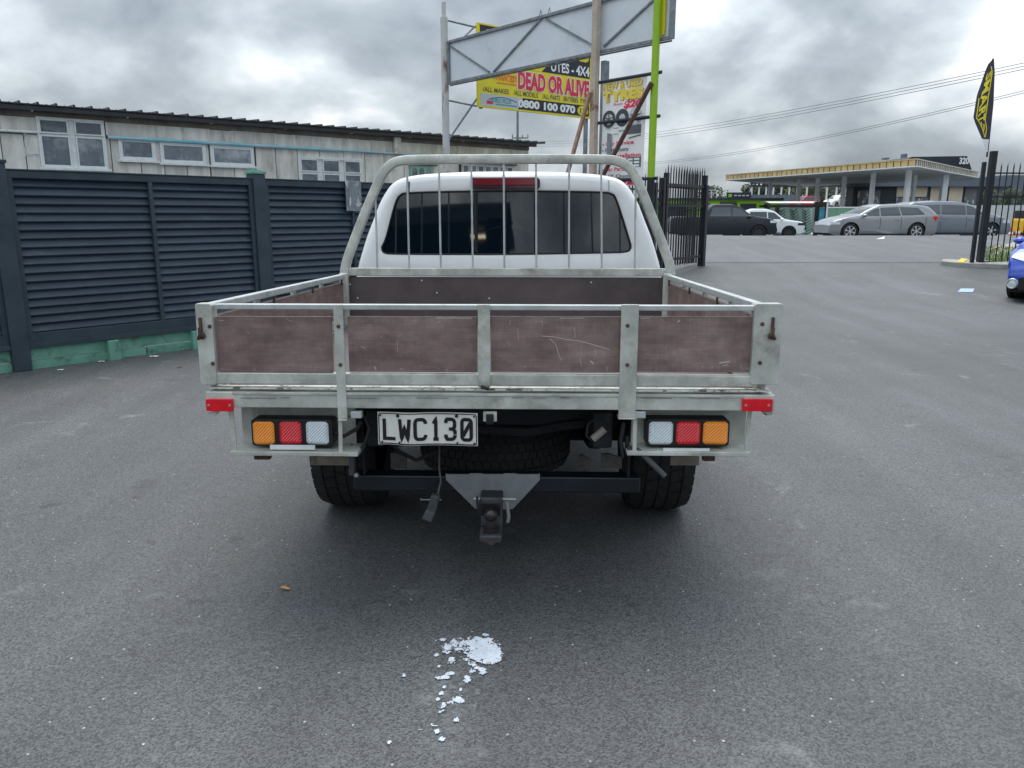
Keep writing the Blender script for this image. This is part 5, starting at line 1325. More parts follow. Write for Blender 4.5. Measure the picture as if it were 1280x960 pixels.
hy = c5_.y
car('blue_hatchback', 'bright blue hatchback facing us, cut off by the right edge', 'car', (c5_.x - .06 - (1.95 * math.cos(R(-139)) + .74 * math.sin(R(-139))), c5_.y - (1.95 * math.sin(R(-139)) - .74 * math.cos(R(-139))), .0), R(-139), 4.1, 1.72,
    [(-2.05, .75), (-2.0, 1.05), (-1.7, 1.40), (-1.2, 1.47), (0, 1.50), (.35, 1.40), (.95, 1.05), (1.45, .92), (1.85, .76), (2.0, .60), (2.05, .45)],
    [(-2, 1.0), (0, .95), (2, .74)], (-1.25, 1.30), .31, BLUP,
    [[(.0, .98), (.85, .98), (.35, 1.30), (.0, 1.36)], [(-.95, 1.0), (-.06, .98), (-.06, 1.36), (-.9, 1.34)]],
    ((.38, .95, 'windscreen', .05), (-1.98, -1.75, 'rear_window', .1)), clr=.16, lights=(), extras=hat_extra)

# ------------------------------------------------------------------ across the street
def far_box(x0, y0, x1, y1, D, dep, name, m_, label=None, cat=None, parent=None, base=None, **k):
    a_ = at(x0, y0, D); b_ = at(x1, y1, D); a_.x = at(x0, (y0 + y1) / 2, D).x; b_.x = at(x1, (y0 + y1) / 2, D).x; zb = base if base is not None else b_.z
    o = MB().box(a_.x, b_.x, D, D + dep, zb, a_.z).build(name, m_, parent, **k)
    if label: tag(o, label, cat)
    return o
# service station canopy
CZ0, CZ1 = at(1145, 208.5, 60).z, at(1145, 198, 60).z
Cn = Vector((at(1145, 208, 60).x, 60)); Cl = Vector((at(907, 225, 84).x, 84)); Cr = Vector((at(1222, 222, 78).x, 78)); Cf = Cl + (Cr - Cn)
can = thing('station_canopy', 'disused service station canopy with exposed timber fascia framing', 'canopy', (Cn.x, Cn.y, 0))
loc2 = lambda p: (p.x - Cn.x, p.y - Cn.y)
quad = [loc2(Cn), loc2(Cr), loc2(Cf), loc2(Cl)]
MB().prismz(quad, CZ0, CZ0 + .06).build('soffit', mat('soffit_grey', (.66, .68, .70), .6, var=.1, scale=.3), can)
cen = Vector((sum(q[0] for q in quad) / 4, sum(q[1] for q in quad) / 4))
inn = [tuple(cen + (Vector(q) - cen) * .96) for q in quad]
MB().prismz(inn, CZ0 + .061, CZ1 - .05).build('roof_core', mat('core_tan', (.40, .30, .14), .8, var=.2, scale=.8), can)
MB().prismz(quad, CZ1 - .05, CZ1).build('roof_edge', mat('roof_edge', (.34, .33, .30), .7), can)
TIM = mat('raw_timber', (.52, .38, .16), .7, base2=(.66, .50, .26), scale=3, rnd=.12)
def fascia(p, q, step, m_, wd):
    p, q = Vector(p), Vector(q); n_ = int((q - p).length / step); d = (q - p).normalized()
    nrm = Vector((d.y, -d.x));
    if nrm.dot(Vector((0, -1))) < 0: nrm = -nrm
    for k in range(n_):
        a_ = p + d * (step * k + .05); b_ = p + d * (step * (k + 1) - wd)
        pts = [tuple(a_), tuple(b_), tuple(b_ + nrm * .03), tuple(a_ + nrm * .03)]
        MB().prismz(pts, CZ0 + .10, CZ1 - .10).build('fascia_panel', m_, can)
        c_ = p + d * (step * (k + 1) - wd * .5)
    for z0_, z1_ in ((CZ0 + .0, CZ0 + .09), (CZ1 - .09, CZ1 - .0)):
        MB().prismz([tuple(p), tuple(q), tuple(q + nrm * .07), tuple(p + nrm * .07)], z0_, z1_).build('fascia_rail', TRIMW if z0_ == CZ0 else m_, can)
fascia(loc2(Cl), loc2(Cn), .72, TIM, .05)
fascia(loc2(Cn), loc2(Cr), .6, mat('pale_timber', (.50, .47, .40), .7, rnd=.15), .22)
COLM = mat('column_white', (.72, .74, .76), .6, var=.08, scale=1)
for x, D_, w_ in ((913 + 0, 83, 0),) : pass
for x, D_, w_ in ((963, 82, .50), (999, 80, .48), (1022, 77, .48), (1055, 74, .48), (1091, 68, .50), (1135, 64, .55), (1143, 72, .42), (1181, 71, .75)):
    p = at(x, 240, D_); w_ *= .66
    MB().box(p.x - w_ / 2 - Cn.x, p.x + w_ / 2 - Cn.x, p.y - Cn.y, p.y + w_ - Cn.y, 0, CZ0 - .002).build('column', COLM, can, bevel=.02)
# dark shop building with number 320
DK = mat('dark_cladding', (.022, .030, .042), .5, var=.2, scale=.6); GB = mat('bluegrey_band', (.13, .16, .20), .6, var=.1, scale=.4)
sb = thing('shop_building', 'dark boarded-up shop numbered 320 behind the station canopy', 'building', (at(1065, 250, 92).x, 92, 0))
def sbx(x0, y0, x1, y1, dy, dep, nm, m_, base=None):
    a_ = at(x0, y0, 92 + dy); b_ = at(x1, y1, 92 + dy); a_.x = at(x0, (y0 + y1) / 2, 92 + dy).x; b_.x = at(x1, (y0 + y1) / 2, 92 + dy).x
    return MB().box(a_.x - sb.location.x, b_.x - sb.location.x, dy, dy + dep, base if base is not None else b_.z, a_.z).build(nm, m_, sb)
sbx(1066, 232, 1262, 262, 0, 2.0, 'wall', DK, 0)
sbx(1064, 222, 1262, 233, -.8, 3, 'roof_band', GB)
p4 = [at(1100, 222, 91), at(1218, 222, 91), at(1209, 195, 91), at(1140, 196, 91)]
MB().prism([(p.x - sb.location.x, p.z) for p in p4], -1.0, 5).build('parapet', DK, sb)
a_, b_ = at(1201, 203.5, 90.9), at(1209.5, 198, 90.9)
text('320', a_.x - sb.location.x - .2, a_.z - .15, b_.x - sb.location.x + .2, b_.z + .1, SWHT, sb, -1.12, .04)
BOARD = mat('boarded_ply', (.56, .50, .38), .7, var=.12, scale=.7)
for x0, y0, x1, y1 in ((1121, 234, 1159, 246), (1163, 233, 1179, 257), (1186, 232, 1203, 257)): sbx(x0, y0, x1, y1, -.1, .09, 'boarding', BOARD)
GRAF = mat('graffiti_grey', (.10, .115, .13), .7, base2=(.16, .17, .18), scale=.5, stain=(.55, .56, .56), stain_scale=.9, stain_lo=.55, stain_hi=.60, stretch=(2, 2, .8))
for x0, y0, x1, y1 in ((1072, 238, 1100, 258), (1120, 247, 1160, 258), (1206, 232, 1221, 258), (1232, 232, 1256, 258)): sbx(x0, y0, x1, y1, -.1, .09, 'shopfront', GRAF)
sbx(1181, 222.5, 1184, 258, -.2, .15, 'downpipe', COLM)
for x_, w_ in ((1131, 1.2), (1107, 2.0)): sbx(x_, 195 + (2 if w_ > 1.5 else -3), x_ + w_ * 2.5, 199, 2, 1, 'roof_vent', GB)
tag(far_box(1254, 219, 1330, 240, 100, 12, 'grey_building', GB, base=0), 'pale blue-grey building beyond the right picket fence', 'building')
# green workshop
LG = mat('lime_wall', (.26, .50, .03), .6, var=.08, scale=.4)
gw = thing('lime_workshop', 'lime green workshop with dark roller doors and a roof sign', 'building', (at(860, 260, 78).x, 78, 0))
def gwx(x0, y0, x1, y1, dy, dep, nm, m_, base=None):
    a_ = at(x0, y0, 78 + dy); b_ = at(x1, y1, 78 + dy); a_.x = at(x0, (y0 + y1) / 2, 78 + dy).x; b_.x = at(x1, (y0 + y1) / 2, 78 + dy).x
    return MB().box(a_.x - gw.location.x, b_.x - gw.location.x, dy, dy + dep, base if base is not None else b_.z, a_.z).build(nm, m_, gw)
gwx(780, 250, 978, 275, 0, 10, 'wall', LG, 0); gwx(778, 247.5, 980, 250, -.3, 11, 'roof', ROOFM)
for x0, x1 in ((882, 887), (899, 921), (925, 945), (955, 962), (800, 822), (835, 858)): gwx(x0, 254.5, x1, 272, -.06, .05, 'roller_door', DK, 0)
gwx(900, 252, 921, 254.3, -.08, .06, 'sign_strip', mat('dark_green_sign', (.05, .12, .03), .6), None)
bs = gwx(909, 240.5, 939, 248, -.2, .2, 'roof_sign', SBLK)
a_, b_ = at(911, 246.5, 77.8), at(937, 242.5, 77.8)
MB().box(at(911, 240, 77.7).x - gw.location.x, at(915, 240, 77.7).x - gw.location.x, -.33, -.21, a_.z, b_.z).build('sign_mark', LG, bs)
for k in range(4): MB().box(at(918 + k * 5, 240, 77.7).x - gw.location.x, at(921.5 + k * 5, 240, 77.7).x - gw.location.x, -.31, -.21, a_.z + .1, b_.z - .1).build('sign_mark', SGRY, bs)
# little scaffold frame on its roof
for x_ in (882.5, 889, 895.5): gwx(x_, 237.5, x_ + .8, 248, .5, .08, 'frame_post', COLM)
for y_ in (237.5, 241): gwx(882.5, y_, 896, y_ + .7, .45, .08, 'frame_rail', COLM)
gwx(883.5, 242.5, 888, 247.5, .7, .4, 'roof_unit', GB)
# open steel-framed building behind
sfr = thing('steel_frame_building', 'open white steel-framed building seen under the canopy', 'building', (at(940, 240, 112).x, 112, 0))
def sx(x0, y0, x1, y1, dy, dep, nm, m_, base=None):
    a_ = at(x0, y0, 112 + dy); b_ = at(x1, y1, 112 + dy); a_.x = at(x0, (y0 + y1) / 2, 112 + dy).x; b_.x = at(x1, (y0 + y1) / 2, 112 + dy).x
    return MB().box(a_.x - sfr.location.x, b_.x - sfr.location.x, dy, dy + dep, base if base is not None else b_.z, a_.z).build(nm, m_, sfr)
for x_ in (939, 948, 957, 966, 976, 986, 996, 1008, 1020, 1033, 1045, 1060): sx(x_, 228, x_ + 1.3, 262, 0, .3, 'stanchion', COLM, 0)
sx(938, 227, 1064, 229.5, -.1, .3, 'top_beam', DK); sx(938, 231.5, 1064, 233.5, -.12, .3, 'truss_beam', DK); sx(938, 243.5, 1000, 262, -.5, .3, 'slab', GB, 0)
for k in range(26):
    x_ = 939 + k * 4.7; sx(x_, 229.5, x_ + 1.6, 231.5, -.1, .2, 'truss_web', DK)
# distant trees
def leafmesh(nm, R3, n_, m_, parent, seed, leaf=.35, z0=2.0):
    random.seed(seed); m = MB()
    blobs = [(random.uniform(-.6, .6) * R3[0], random.uniform(-.6, .6) * R3[1], random.uniform(-.55, .65) * R3[2], random.uniform(.30, .52)) for _ in range(11)]
    for i in range(n_):
        b = random.choice(blobs); d = Vector((random.gauss(0, 1), random.gauss(0, 1), random.gauss(0, 1))).normalized() * random.uniform(.6, 1.0) ** .5
        c = Vector((b[0] + d.x * R3[0] * b[3], b[1] + d.y * R3[1] * b[3], z0 + R3[2] + b[2] + d.z * R3[2] * b[3]))
        u = Vector((random.gauss(0, 1), random.gauss(0, 1), random.gauss(0, 1))).normalized() * leaf; v = u.orthogonal().normalized() * leaf * .6
        m.add([c - u, c + v, c + u, c - v], [(0, 1, 2, 3)])
    o = m.build(nm, m_, parent); return o
LEAF = mat('foliage', (.035, .055, .030), .8, base2=(.075, .10, .05), scale=.8, rnd=.15); TRK = mat('bark', (.10, .08, .06), .9, var=.3, scale=4)
trees = [(968, 238, 128, 4.5, 'dark tree seen between the first two canopy columns'), (983, 239, 126, 3.5, 'low dark tree beside the second canopy column'), (1012, 237, 120, 4.2, 'broad tree left of the third canopy column'),
         (1035, 240, 130, 3.4, 'small tree behind the white car yard vehicle'), (890, 243, 140, 3.0, 'distant tree above the lime workshop roof'), (948, 240, 135, 3.5, 'tree at the left end of the steel frame'),
         (1248, 246, 70, 1.6, 'bush against the dark building beyond the right fence'), (1274, 246, 72, 1.6, 'bush at the far right edge beyond the fence')]
for i, (x_, y_, D_, rr_, lb_) in enumerate(trees):
    p = at(x_, y_, D_); h = max(1.0, p.z - rr_ * .8)
    t_ = thing('tree', lb_, 'tree', (p.x, p.y, 0), 0, 'trees beyond the street')
    MB().tube([(0, 0, 0), (.1, 0, h * .6), (.05, .05, h + rr_ * .5)], [.22, .16, .06], 8).tube([(.1, 0, h * .6), (rr_ * .4, .1, h + rr_ * .3)], [.1, .04], 6).tube([(.1, 0, h * .7), (-rr_ * .4, -.1, h + rr_ * .3)], [.09, .04], 6).build('trunk', TRK, t_)
    leafmesh('crown', (rr_, rr_ * .8, rr_ * .75), 1300, LEAF, t_, 20 + i, .07 * rr_, h - rr_ * .2)
# cars in the yard across the street
def small_car(x, y, D, paint, label, rz, zb, g='vehicles in the yard across the street'):
    p = at(x, y, D)
    car('parked_car', label, 'car', (p.x, p.y, zb), rz, 4.4, 1.75,
        [(-2.2, .8), (-2.15, 1.15), (-1.8, 1.55), (-1.2, 1.65), (0, 1.65), (.45, 1.5), (1.0, 1.1), (1.7, 1.0), (2.1, .8), (2.2, .5)], [(-2, 1.05), (2, .9)], (-1.35, 1.35), .36, paint,
        [[(.1, 1.08), (.9, 1.06), (.45, 1.42), (.1, 1.48)], [(-1.7, 1.12), (.04, 1.08), (.04, 1.5), (-1.5, 1.5)]], ((.48, 1.0, 'windscreen', .05), (-2.12, -1.85, 'rear_window', .1)), spokes=5, group=g)
small_car(1046, 255, 108, WHTP, 'white four-wheel drive above the green hoarding', R(215), 2.35)
small_car(1005, 255, 112, REDP, 'bright red car above the bus shelter roof', R(200), 2.35)
small_car(1066, 255, 107, mat('maroon_paint', (.18, .02, .03), .3, coat=.5), 'maroon car beside the dark shop wall', R(250), 2.4)
yd = MB().box(0, 14, 0, 12, 0, 2.34).build('yard_terrace', CONC, None, loc=(at(985, 262, 104).x, 104, 0)); yd['kind'] = 'structure'
yd.location.z = 0
# hoarding fence, concrete wall
hd_ = thing('green_hoarding', 'pale green hoarding fence behind the silver wagon', 'fence', (at(1033, 262, 48).x, 48, 0))
GH = mat('hoarding_green', (.16, .33, .22), .7, base2=(.22, .40, .28), scale=1, rnd=.08)
wd_ = (at(1135, 262, 48).x - at(1033, 262, 48).x) / 7; hz_ = at(1050, 258.5, 48).z
for k in range(7): MB().box(k * wd_ + .01, (k + 1) * wd_ - .01, random.uniform(0, .02), .05, 0, hz_).build('panel', GH, hd_)
MB().box(0, wd_ * 7, -.03, -.001, hz_ - .08, hz_ - .0).build('rail', TRIMW, hd_)
cw = thing('concrete_wall', 'long white-grey concrete wall behind the people carrier', 'wall', (at(1130, 262, 50).x, 50, 0))
for k in range(6):
    MB().box(k * 3.0 + .01, k * 3.0 + 2.99, random.uniform(0, .015), .25, 0, at(1200, 256.5, 50).z).build('slab', mat('pale_concrete', (.52, .54, .55), .8, base2=(.62, .64, .65), scale=.7, stain=(.36, .37, .37), stain_scale=.8, stain_lo=.55, stain_hi=.7, rnd=.04), cw)
# bus shelter
bx0 = at(958, 262, 50).x
bus = thing('bus_shelter', 'glass bus shelter with pale curved roof and fern patterned panels', 'bus shelter', (bx0, 50, 0))
U = lambda x: at(x, 262, 50).x - bx0
Zb = lambda y: at(990, y, 50).z
SH = mat('shelter_black', (.012, .014, .018), .4)
zr0, zr1 = Zb(256), Zb(251.5)
for k, (xa, xb) in enumerate(((958, 979), (979.5, 998.5), (999, 1020))):
    MB().grid(lambda a_, b_, xa=xa, xb=xb: (U(xa) + (U(xb) - U(xa)) * a_, -.5 + 2.0 * b_, zr0 + (zr1 - zr0) * math.sin(math.pi * (.15 + .6 * b_))), 6, 8).build('roof_panel', mat('shelter_roof', (.62, .62, .58), .5), bus, smooth=True)
MB().box(U(957), U(1024), -.52, -.40, Zb(259), Zb(256.2)).build('front_beam', SH, bus)
MB().box(U(957), U(1024), 1.3, 1.4, Zb(259), Zb(256.2)).build('rear_beam', SH, bus)
for x_ in (966, 1015.5): MB().box(U(x_), U(x_ + 5), -.5, -.4, 0, Zb(256)).build('post', SH, bus)
MB().box(U(1028), U(1031.5), -.5, -.4, 0, Zb(256)).build('post', SH, bus); MB().box(U(1014), U(1032), -.55, -.3, Zb(258), Zb(252.5)).build('end_cap', SH, bus)
PG = mat('shelter_glass', (.55, .72, .64), .2, var=.12, scale=1.5)
pnl = MB().box(U(971.5), U(1026), 1.30, 1.32, .1, Zb(260)).build('glass_panel', PG, bus)
m_ = MB(); random.seed(5)
FERN = mat('fern_print', (.04, .10, .09), .6)
for cx0, c1x in ((982, 990), (998, 1008), (1014, 1020)):
    x0_, x1_ = U(cx0 + 2), U(c1x); z0_, z1_ = .15, Zb(262)
    m_.bar((x1_, 1.285, z0_), (x0_, 1.285, z1_), .01, .05)
    for k in range(9):
        t = k / 9; xx, zz_ = x1_ + (x0_ - x1_) * t, z0_ + (z1_ - z0_) * t
        for s in (-1, 1): m_.bar((xx, 1.285, zz_), (xx + s * .38 * (1 - t * .4), 1.285, zz_ + .24), .01, .045)
m_.build('fern_print', FERN, pnl)
adp = MB().box(U(1021.5), U(1028), -.35, -.25, .3, Zb(260)).build('advert_panel', mat('advert_blue', (.03, .24, .48), .4, base2=(.10, .42, .62), scale=1.5), bus)
MB().box(U(974), U(1010), .9, 1.2, .5, .55).build('bench', SH, bus)
sg = at(1034, 262, 41); tag(MB().box(-.03, .03, -.03, .03, 0, at(1034, 249, 41).z).build('stop_post', COLM, None, loc=(sg.x, sg.y, 0)), 'slim white bus stop post right of the bus shelter', 'post')
# orange works gear at the far right
CON = mat('cone_orange', (.72, .10, .02), .5); CONY = mat('barrier_yellow', (.80, .45, .02), .5)
def cone(x, y, D, lb_):
    p = at(x, y, D); t_ = thing('traffic_cone', lb_, 'traffic cone', (p.x, p.y, gz(p.x, p.y)), 0, 'traffic cones at the far right')
    MB().lathe([(.04, .13), (.55, .03), (.55, 0)], (0, 0, 0), 'z', 14).build('body', CON, t_, smooth=True); MB().box(-.2, .2, -.2, .2, 0, .04).build('base', CON, t_)
    MB().lathe([(.27, .09), (.38, .071)], (0, 0, 0), 'z', 14).build('stripe', SWHT, t_)
    return t_
cone(1265, 283, 36, 'orange traffic cone, left one behind the right picket fence'); cone(1273, 286, 34, 'orange traffic cone, right one just above the blue car')
p = at(1291, 268, 37); er = thing('works_machine', 'yellow works trailer partly cut by the right edge', 'machine', (p.x, p.y, .1))
MB().box(-.35, 1.4, 0, 1.0, .45, 1.12).build('hood', CONY, er, bevel=.08); MB().box(-.3, 1.4, .1, .9, 1.13, 1.5).build('cage', SH, er, bevel=.03)
MB().box(-.3, 1.4, .1, .9, .25, .45).build('chassis', SH, er)
for u_ in (.1, 1.0): MB().lathe([(-.08, .0), (-.08, .27), (.08, .27), (.08, 0)], (u_, .1, .27), 'y', 18).build('wheel', RUBBER, er)
# kerbs, verge, path by the right fence
def strip(name, pxs, m_, dz, h=.0, label=None, cat=None, kind=None):
    pts = [ground(x, y) for x, y in pxs]; mb = MB(); n_ = len(pts)
    mb.add([(p.x, p.y, p.z + dz + h) for p in pts] + [(p.x, p.y, p.z - .05) for p in pts], [tuple(range(n_))] + [(i, (i + 1) % n_, (i + 1) % n_ + n_, i + n_) for i in range(n_)])
    o = mb.build(name, m_)
    if label: tag(o, label, cat)
    if kind: o['kind'] = kind
    return o
strip('kerb', [(1176, 331.5), (1198, 334), (1265, 336.5), (1300, 338), (1300, 333.5), (1262, 332), (1226, 330.5), (1208, 329.5), (1178, 329)], CONC, .03, .06, kind='structure')
strip('verge', [(1226, 330), (1262, 331.5), (1300, 333), (1300, 316), (1262, 318), (1238, 322)], mat('soil', (.10, .11, .05), .9, base2=(.16, .20, .07), scale=3), .05, kind='structure')
strip('path', [(1233, 322.5), (1258, 318.5), (1300, 315), (1300, 298), (1277, 301), (1256, 308)], CONC, .04, kind='structure')
tag(strip('yellow_mark', [(1196, 333), (1203, 334), (1209, 329.5), (1201, 328.5)], mat('road_yellow', (.75, .55, .05), .7, var=.15, scale=9), .035, .068), 'patch of yellow paint on the kerb at the gate post', 'painted mark')
tag(strip('orange_mark', [(1236, 313), (1249, 309), (1250, 307), (1238, 311)], mat('road_orange', (.65, .42, .18), .7), .012, .0), 'faded orange line on the street behind the right fence', 'painted mark')
tag(strip('arrow_mark', [(1095, 299.5), (1105, 299), (1113, 297.5), (1134, 294), (1130, 292.4), (1117, 292.3), (1112, 293.7), (1106, 296)], mat('road_white', (.62, .64, .64), .7, var=.1, scale=5), .016), 'white painted arrow head on the street by the silver wagon', 'painted mark')
strip('edge_line', [(940, 292.2), (1098, 292.6), (1098, 291.9), (940, 291.6)], MATS['road_white'], .014, kind='structure')
cv = strip('cover_plate', [(1197, 365.5), (1216, 365.8), (1218, 361.6), (1201, 361.4)], mat('cover_blue', (.42, .52, .72), .5, var=.1, scale=20), .012)
tag(cv, 'small pale blue service cover set in the driveway', 'cover plate')
# apron seam across the gateway
0 and strip('driveway_seam', [(880, 328.8), (950, 329.6), (1040, 333), (1060, 334), (1176, 335), (1176, 334.2), (1062, 333.0), (1040, 332.0), (950, 328.9), (880, 328.1)], mat('seam_pale', (.11, .115, .12), .8, var=.2, scale=3), .010, kind='structure')
# grass
random.seed(11); m_ = MB()
GR = mat('grass', (.06, .12, .02), .8, base2=(.16, .24, .05), scale=5)
for k in range(2600):
    x_ = random.uniform(1226, 1300); y_ = random.uniform(319, 331.5)
    d = ray(x_, y_); t = (.34 - CAM_H) / d.z; p = Vector((d.x * t, d.y * t)); z_ = gz(p.x, p.y) + .05
    h = random.uniform(.02, .075); a_ = random.uniform(0, 6.28); w_ = .008
    m_.add([(p.x - w_ * math.cos(a_), p.y - w_ * math.sin(a_), z_), (p.x + w_ * math.cos(a_), p.y + w_ * math.sin(a_), z_), (p.x + random.uniform(-.05, .05), p.y + random.uniform(-.05, .05), z_ + h)], [(0, 1, 2)])
o = m_.build('grass', GR); o['kind'] = 'stuff'; tag(o, 'rough green grass along the foot of the right fence', 'grass')
# power lines
for i, ((xa, ya, Da), (xb, yb, Db), lb_) in enumerate((((660, 177, 90), (1330, 68, 26), 'upper power line crossing the sky above the canopy'), ((660, 180, 90), (1330, 72, 26), 'second power line just beneath the upper one'),
                                     ((660, 183, 90), (1330, 76, 26), 'third power line of the upper bunch'), ((760, 204, 80), (1330, 101, 28), 'lower power line crossing behind the feather flag'), ((760, 206, 80), (1330, 104, 28), 'lowest power line crossing behind the feather flag'))):
    A_, B_ = at(xa, ya, Da), at(xb, yb, Db)
    pts = [A_ + (B_ - A_) * (k / 24) - Vector((0, 0, 2.2 * 4 * (k / 24) * (1 - k / 24) * .35)) for k in range(25)]
    tag(MB().tube(pts, .011, 6).build('power_line', mat('wire', (.16, .17, .18), .6), None), lb_, 'wire', 'power lines over the street')
# ------------------------------------------------------------------ small things on the yard floor
def paint_splash():
    c = ground(597, 815); s0_ = ground(640, 815).x - c.x; k = s0_ / 43.0
    spots = [(604, 815, 22, 16, 1.2), (613, 819, 15, 13, 1.9), (590, 826, 14, 6, .6), (575, 808, 14, 9, .72), (560, 812, 8, 6, .75), (596, 806, 22, 6, .9), (598, 801, 18, 4, .9), (607, 796, 4, 2.4, 1.3), (565, 827, 5, 3, .9), (603, 841, 6, 4, .7), (592, 836, 8, 5, .5),
             (553, 849, 10, 3.4, 1.1), (562, 845, 6, 2.6, 1.2), (584, 852, 5, 6, .95), (555.5, 861.5, 3, 1.6, 1.3), (552, 870, 3, 3, .9), (547, 876, 3.4, 1.6, 1.1), (573, 876, 8, 4, .85), (563, 881, 5, 3, .8), (554, 885, 3, 6, .75), (549, 894, 3, 4, .7),
             (543, 907, 5, 3, .75), (546, 916, 3.4, 2.4, 1.2), (553, 928, 4, 4, .5), (571, 903, 4, 4, .55), (553, 801.5, 4.4, 1.8, 1.4), (546, 820.5, 3.4, 2, 1.4), (505, 846.5, 2, 2, 1.3), (505, 840.5, 2.6, 1, 1.2), (590.5, 792, 2, 1, 1.2), (549, 834, 2, 1.2, 1.2),
             (576, 864, 2.2, 1.3, 1.2), (526, 915, 2, 1.4, 1.2), (487, 929, 2.2, 1.2, 1.2), (640, 920, 1.8, 1, 1.2), (586, 934, 2, 1, 1.1)]
    ws = [(ground(x, y), a_, b_, w_) for x, y, a_, b_, w_ in spots]
    ws = [(p.x, p.y, a_ * (ground(x + 10, y).x - p.x) / 10, abs(ground(x, y - b_).y - p.y), w_) for (p, a_, b_, w_), (x, y, _, _, _) in zip(ws, spots)]
    x0_, x1_ = min(q[0] - q[2] for q in ws) - .02, max(q[0] + q[2] for q in ws) + .02
    y0_, y1_ = min(q[1] - q[3] for q in ws) - .02, max(q[1] + q[3] for q in ws) + .02
    st = .0026; nx, ny = int((x1_ - x0_) / st), int((y1_ - y0_) / st); m_ = MB(); idx = {}
    def val(x, y):
        v = 0
        for a_, b_, rx_, ry_, w_ in ws:
            d = ((x - a_) / rx_) ** 2 + ((y - b_) / ry_) ** 2
            if d < 1.6: v = max(v, w_ * (1.25 - d))
        if v <= 0: return -1
        return v * .95 + 1.0 * noise.noise(Vector((x * 48, y * 48, 0))) + .75 * noise.noise(Vector((x * 120, y * 120, 3))) + .45 * noise.noise(Vector((x * 300, y * 300, 5))) - .44
    def vid(i, j):
        if (i, j) not in idx:
            idx[(i, j)] = len(m_.v); h = noise.noise(Vector((i * .7, j * .7, 9))) * .35
            m_.v.append((x0_ + (i + h) * st, y0_ + (j - h) * st, .0042))
        return idx[(i, j)]
    near_rows = []
    for j in range(ny):
        for i in range(nx):
            if val(x0_ + (i + .5) * st, y0_ + (j + .5) * st) > 0: m_.f.append((vid(i, j), vid(i + 1, j), vid(i + 1, j + 1), vid(i, j + 1)))
    SPL = mat('splashed_paint', (.46, .51, .58), .6, base2=(.64, .70, .78), scale=26, bump=.002, bscale=180)
    t = SPL.node_tree; g = t.nodes.new('ShaderNodeTexCoord'); n_ = t.nodes.new('ShaderNodeTexNoise'); n_.inputs['Scale'].default_value = 170; n_.inputs['Detail'].default_value = 6; n_.inputs['Roughness'].default_value = .7
    mr = t.nodes.new('ShaderNodeMapRange'); mr.inputs[1].default_value = .36; mr.inputs[2].default_value = .44; mr.inputs[3].default_value = .45
    t.links.new(g.outputs['Object'], n_.inputs['Vector']); t.links.new(n_.outputs[0], mr.inputs[0]); t.links.new(mr.outputs[0], t.nodes['Principled BSDF'].inputs['Alpha'])
    me_o = m_.build('paint_splash', SPL, None)
    me_o['kind'] = 'stuff'; tag(me_o, 'white paint spill with flaked drips on the asphalt in front', 'paint spill')
paint_splash()
sm = MB(); c0 = ground(575, 870)
sm.grid(lambda u, v: (c0.x - .16 + .30 * u, c0.y - .19 + .42 * v, .0030), 2, 2)
SMR = mat('paint_smear_film', (.34, .37, .40), .8)
t = SMR.node_tree; g = t.nodes.new('ShaderNodeTexCoord'); n_ = t.nodes.new('ShaderNodeTexNoise'); n_.inputs['Scale'].default_value = 34; n_.inputs['Detail'].default_value = 9; n_.inputs['Roughness'].default_value = .8
gr_ = t.nodes.new('ShaderNodeTexGradient'); gr_.gradient_type = 'SPHERICAL'; mp_2 = t.nodes.new('ShaderNodeMapping'); mp_2.inputs['Location'].default_value = (-1, -1, 0); mp_2.inputs['Scale'].default_value = (2, 2, 0)
mr = t.nodes.new('ShaderNodeMapRange'); mr.inputs[1].default_value = .50; mr.inputs[2].default_value = .72; mu = t.nodes.new('ShaderNodeMath'); mu.operation = 'MULTIPLY'
t.links.new(g.outputs['Object'], n_.inputs['Vector']); t.links.new(g.outputs['Generated'], mp_2.inputs[0]); t.links.new(mp_2.outputs[0], gr_.inputs[0])
t.links.new(n_.outputs[0], mr.inputs[0]); t.links.new(mr.outputs[0], mu.inputs[0]); t.links.new(gr_.outputs['Fac'], mu.inputs[1]); t.links.new(mu.outputs[0], t.nodes['Principled BSDF'].inputs['Alpha'])
o = sm.build('paint_smear', SMR, None); o['kind'] = 'stuff'; tag(o, 'faint dried smear of paint around the drips below the white spill', 'paint smear')
lf = ground(356, 738); t_ = MB()
t_.grid(lambda u, v: ((u - .5) * .042, (v - .5) * .022 * math.sin(math.pi * (.06 + u * .9)), .004 + .006 * abs(v - .5) * 2 + .004 * math.sin(u * 5)), 8, 4)
tag(t_.build('fallen_leaf', mat('dry_leaf', (.42, .25, .12), .7, var=.25, scale=60), None, loc=(lf.x, lf.y, 0), smooth=True), 'dry tan leaf lying on the asphalt left of the white paint', 'leaf')
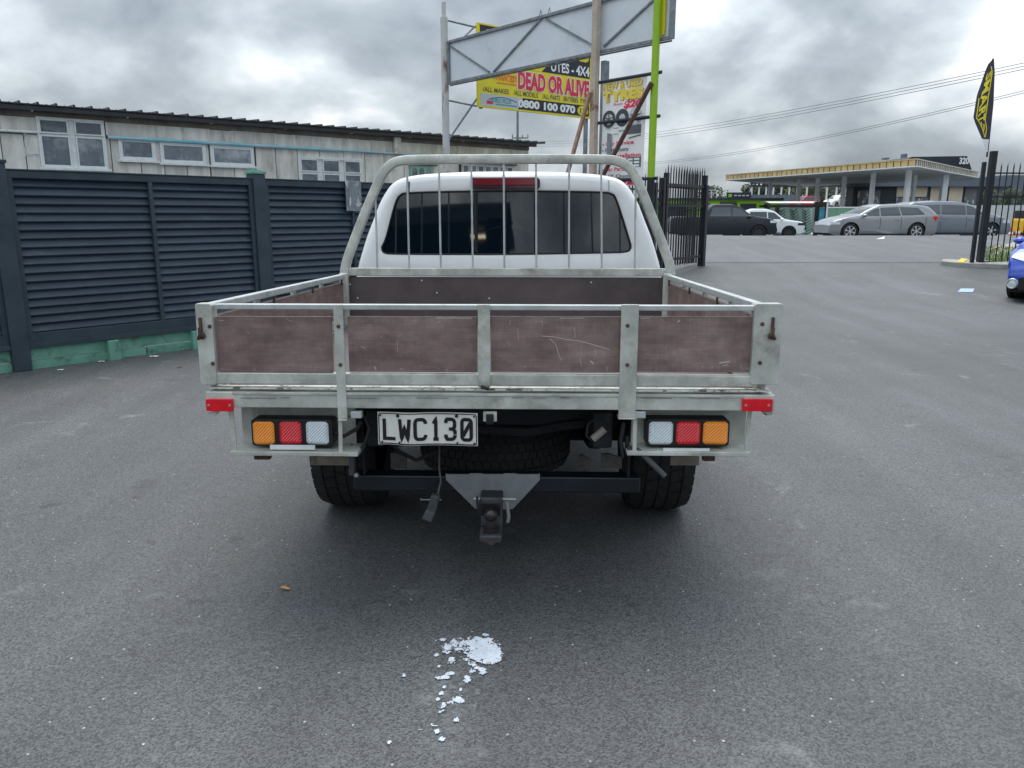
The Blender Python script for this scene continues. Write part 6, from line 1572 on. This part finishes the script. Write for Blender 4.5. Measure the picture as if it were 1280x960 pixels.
for x_, y_, s, rz, lb_ in ((193, 446, .05, .2, 'larger scrap of white paper near the green base board'), (127, 452.5, .035, .5, 'small white scrap beside the green block of the fence'), (76, 463, .03, .1, 'tiny white scrap near the left fence post'), (224, 460, .025, 1.0, 'small dark scrap on the asphalt by the fence')):
    p = ground(x_, y_); o = MB().grid(lambda u, v: ((u - .5) * s * 1.6, (v - .5) * s, .004 + .006 * math.sin(u * 4 + v * 3) ** 2), 4, 3).build('paper_scrap', mat('paper', (.66, .66, .64), .8) if 'dark' not in lb_ else RUST, None, loc=(p.x, p.y, 0)); o.rotation_euler = (0, 0, rz)
    tag(o, lb_, 'litter')
# ------------------------------------------------------------------ workshop behind the photographer (seen in the rear window)
ws_ = thing('workshop', 'dark open workshop mirrored in the left half of the ute rear window', 'building', (-1.3, -10.5, 0))
WSM = mat('workshop_wall', (.030, .038, .052), .7, var=.15, scale=1)
MB().box(-9, .0, -9, -8.8, 0, 3.9).build('back_wall', WSM, ws_); MB().box(-9.2, -9, -9, 0, 0, 3.9).build('side_wall', WSM, ws_); MB().box(-.2, 0, -9, -.3, 0, 3.6).build('side_wall', WSM, ws_)
MB().box(-9.4, .5, -9.2, .4, 3.9, 4.05).build('roof', ROOFM, ws_); MB().box(-9.2, .3, .2, .4, 3.6, 3.89).build('front_beam', WSM, ws_)
MB().box(-3.0, -1.8, -4.6, -4.0, 3.80, 3.86).build('ceiling_light', mat('lit_panel', (.9, .8, .6), .5, emit=((1.0, .82, .55), 3.0)), ws_)
for i, (x_, y_, r_) in enumerate(((5, -34, 3.0), (9, -38, 3.6), (14, -40, 2.8), (20, -36, 3.4))):
    t_ = thing('tree', ('left', 'second', 'third', 'right')[i] + ' tree of the row reflected along the foot of the rear window', 'tree', (x_, y_, 0), 0, 'trees reflected in the rear window')
    MB().tube([(0, 0, 0), (0, 0, 2.0)], [.2, .1], 8).build('trunk', TRK, t_); leafmesh('crown', (r_, r_, r_ * .7), 900, LEAF, t_, 60 + i, .25, .4)
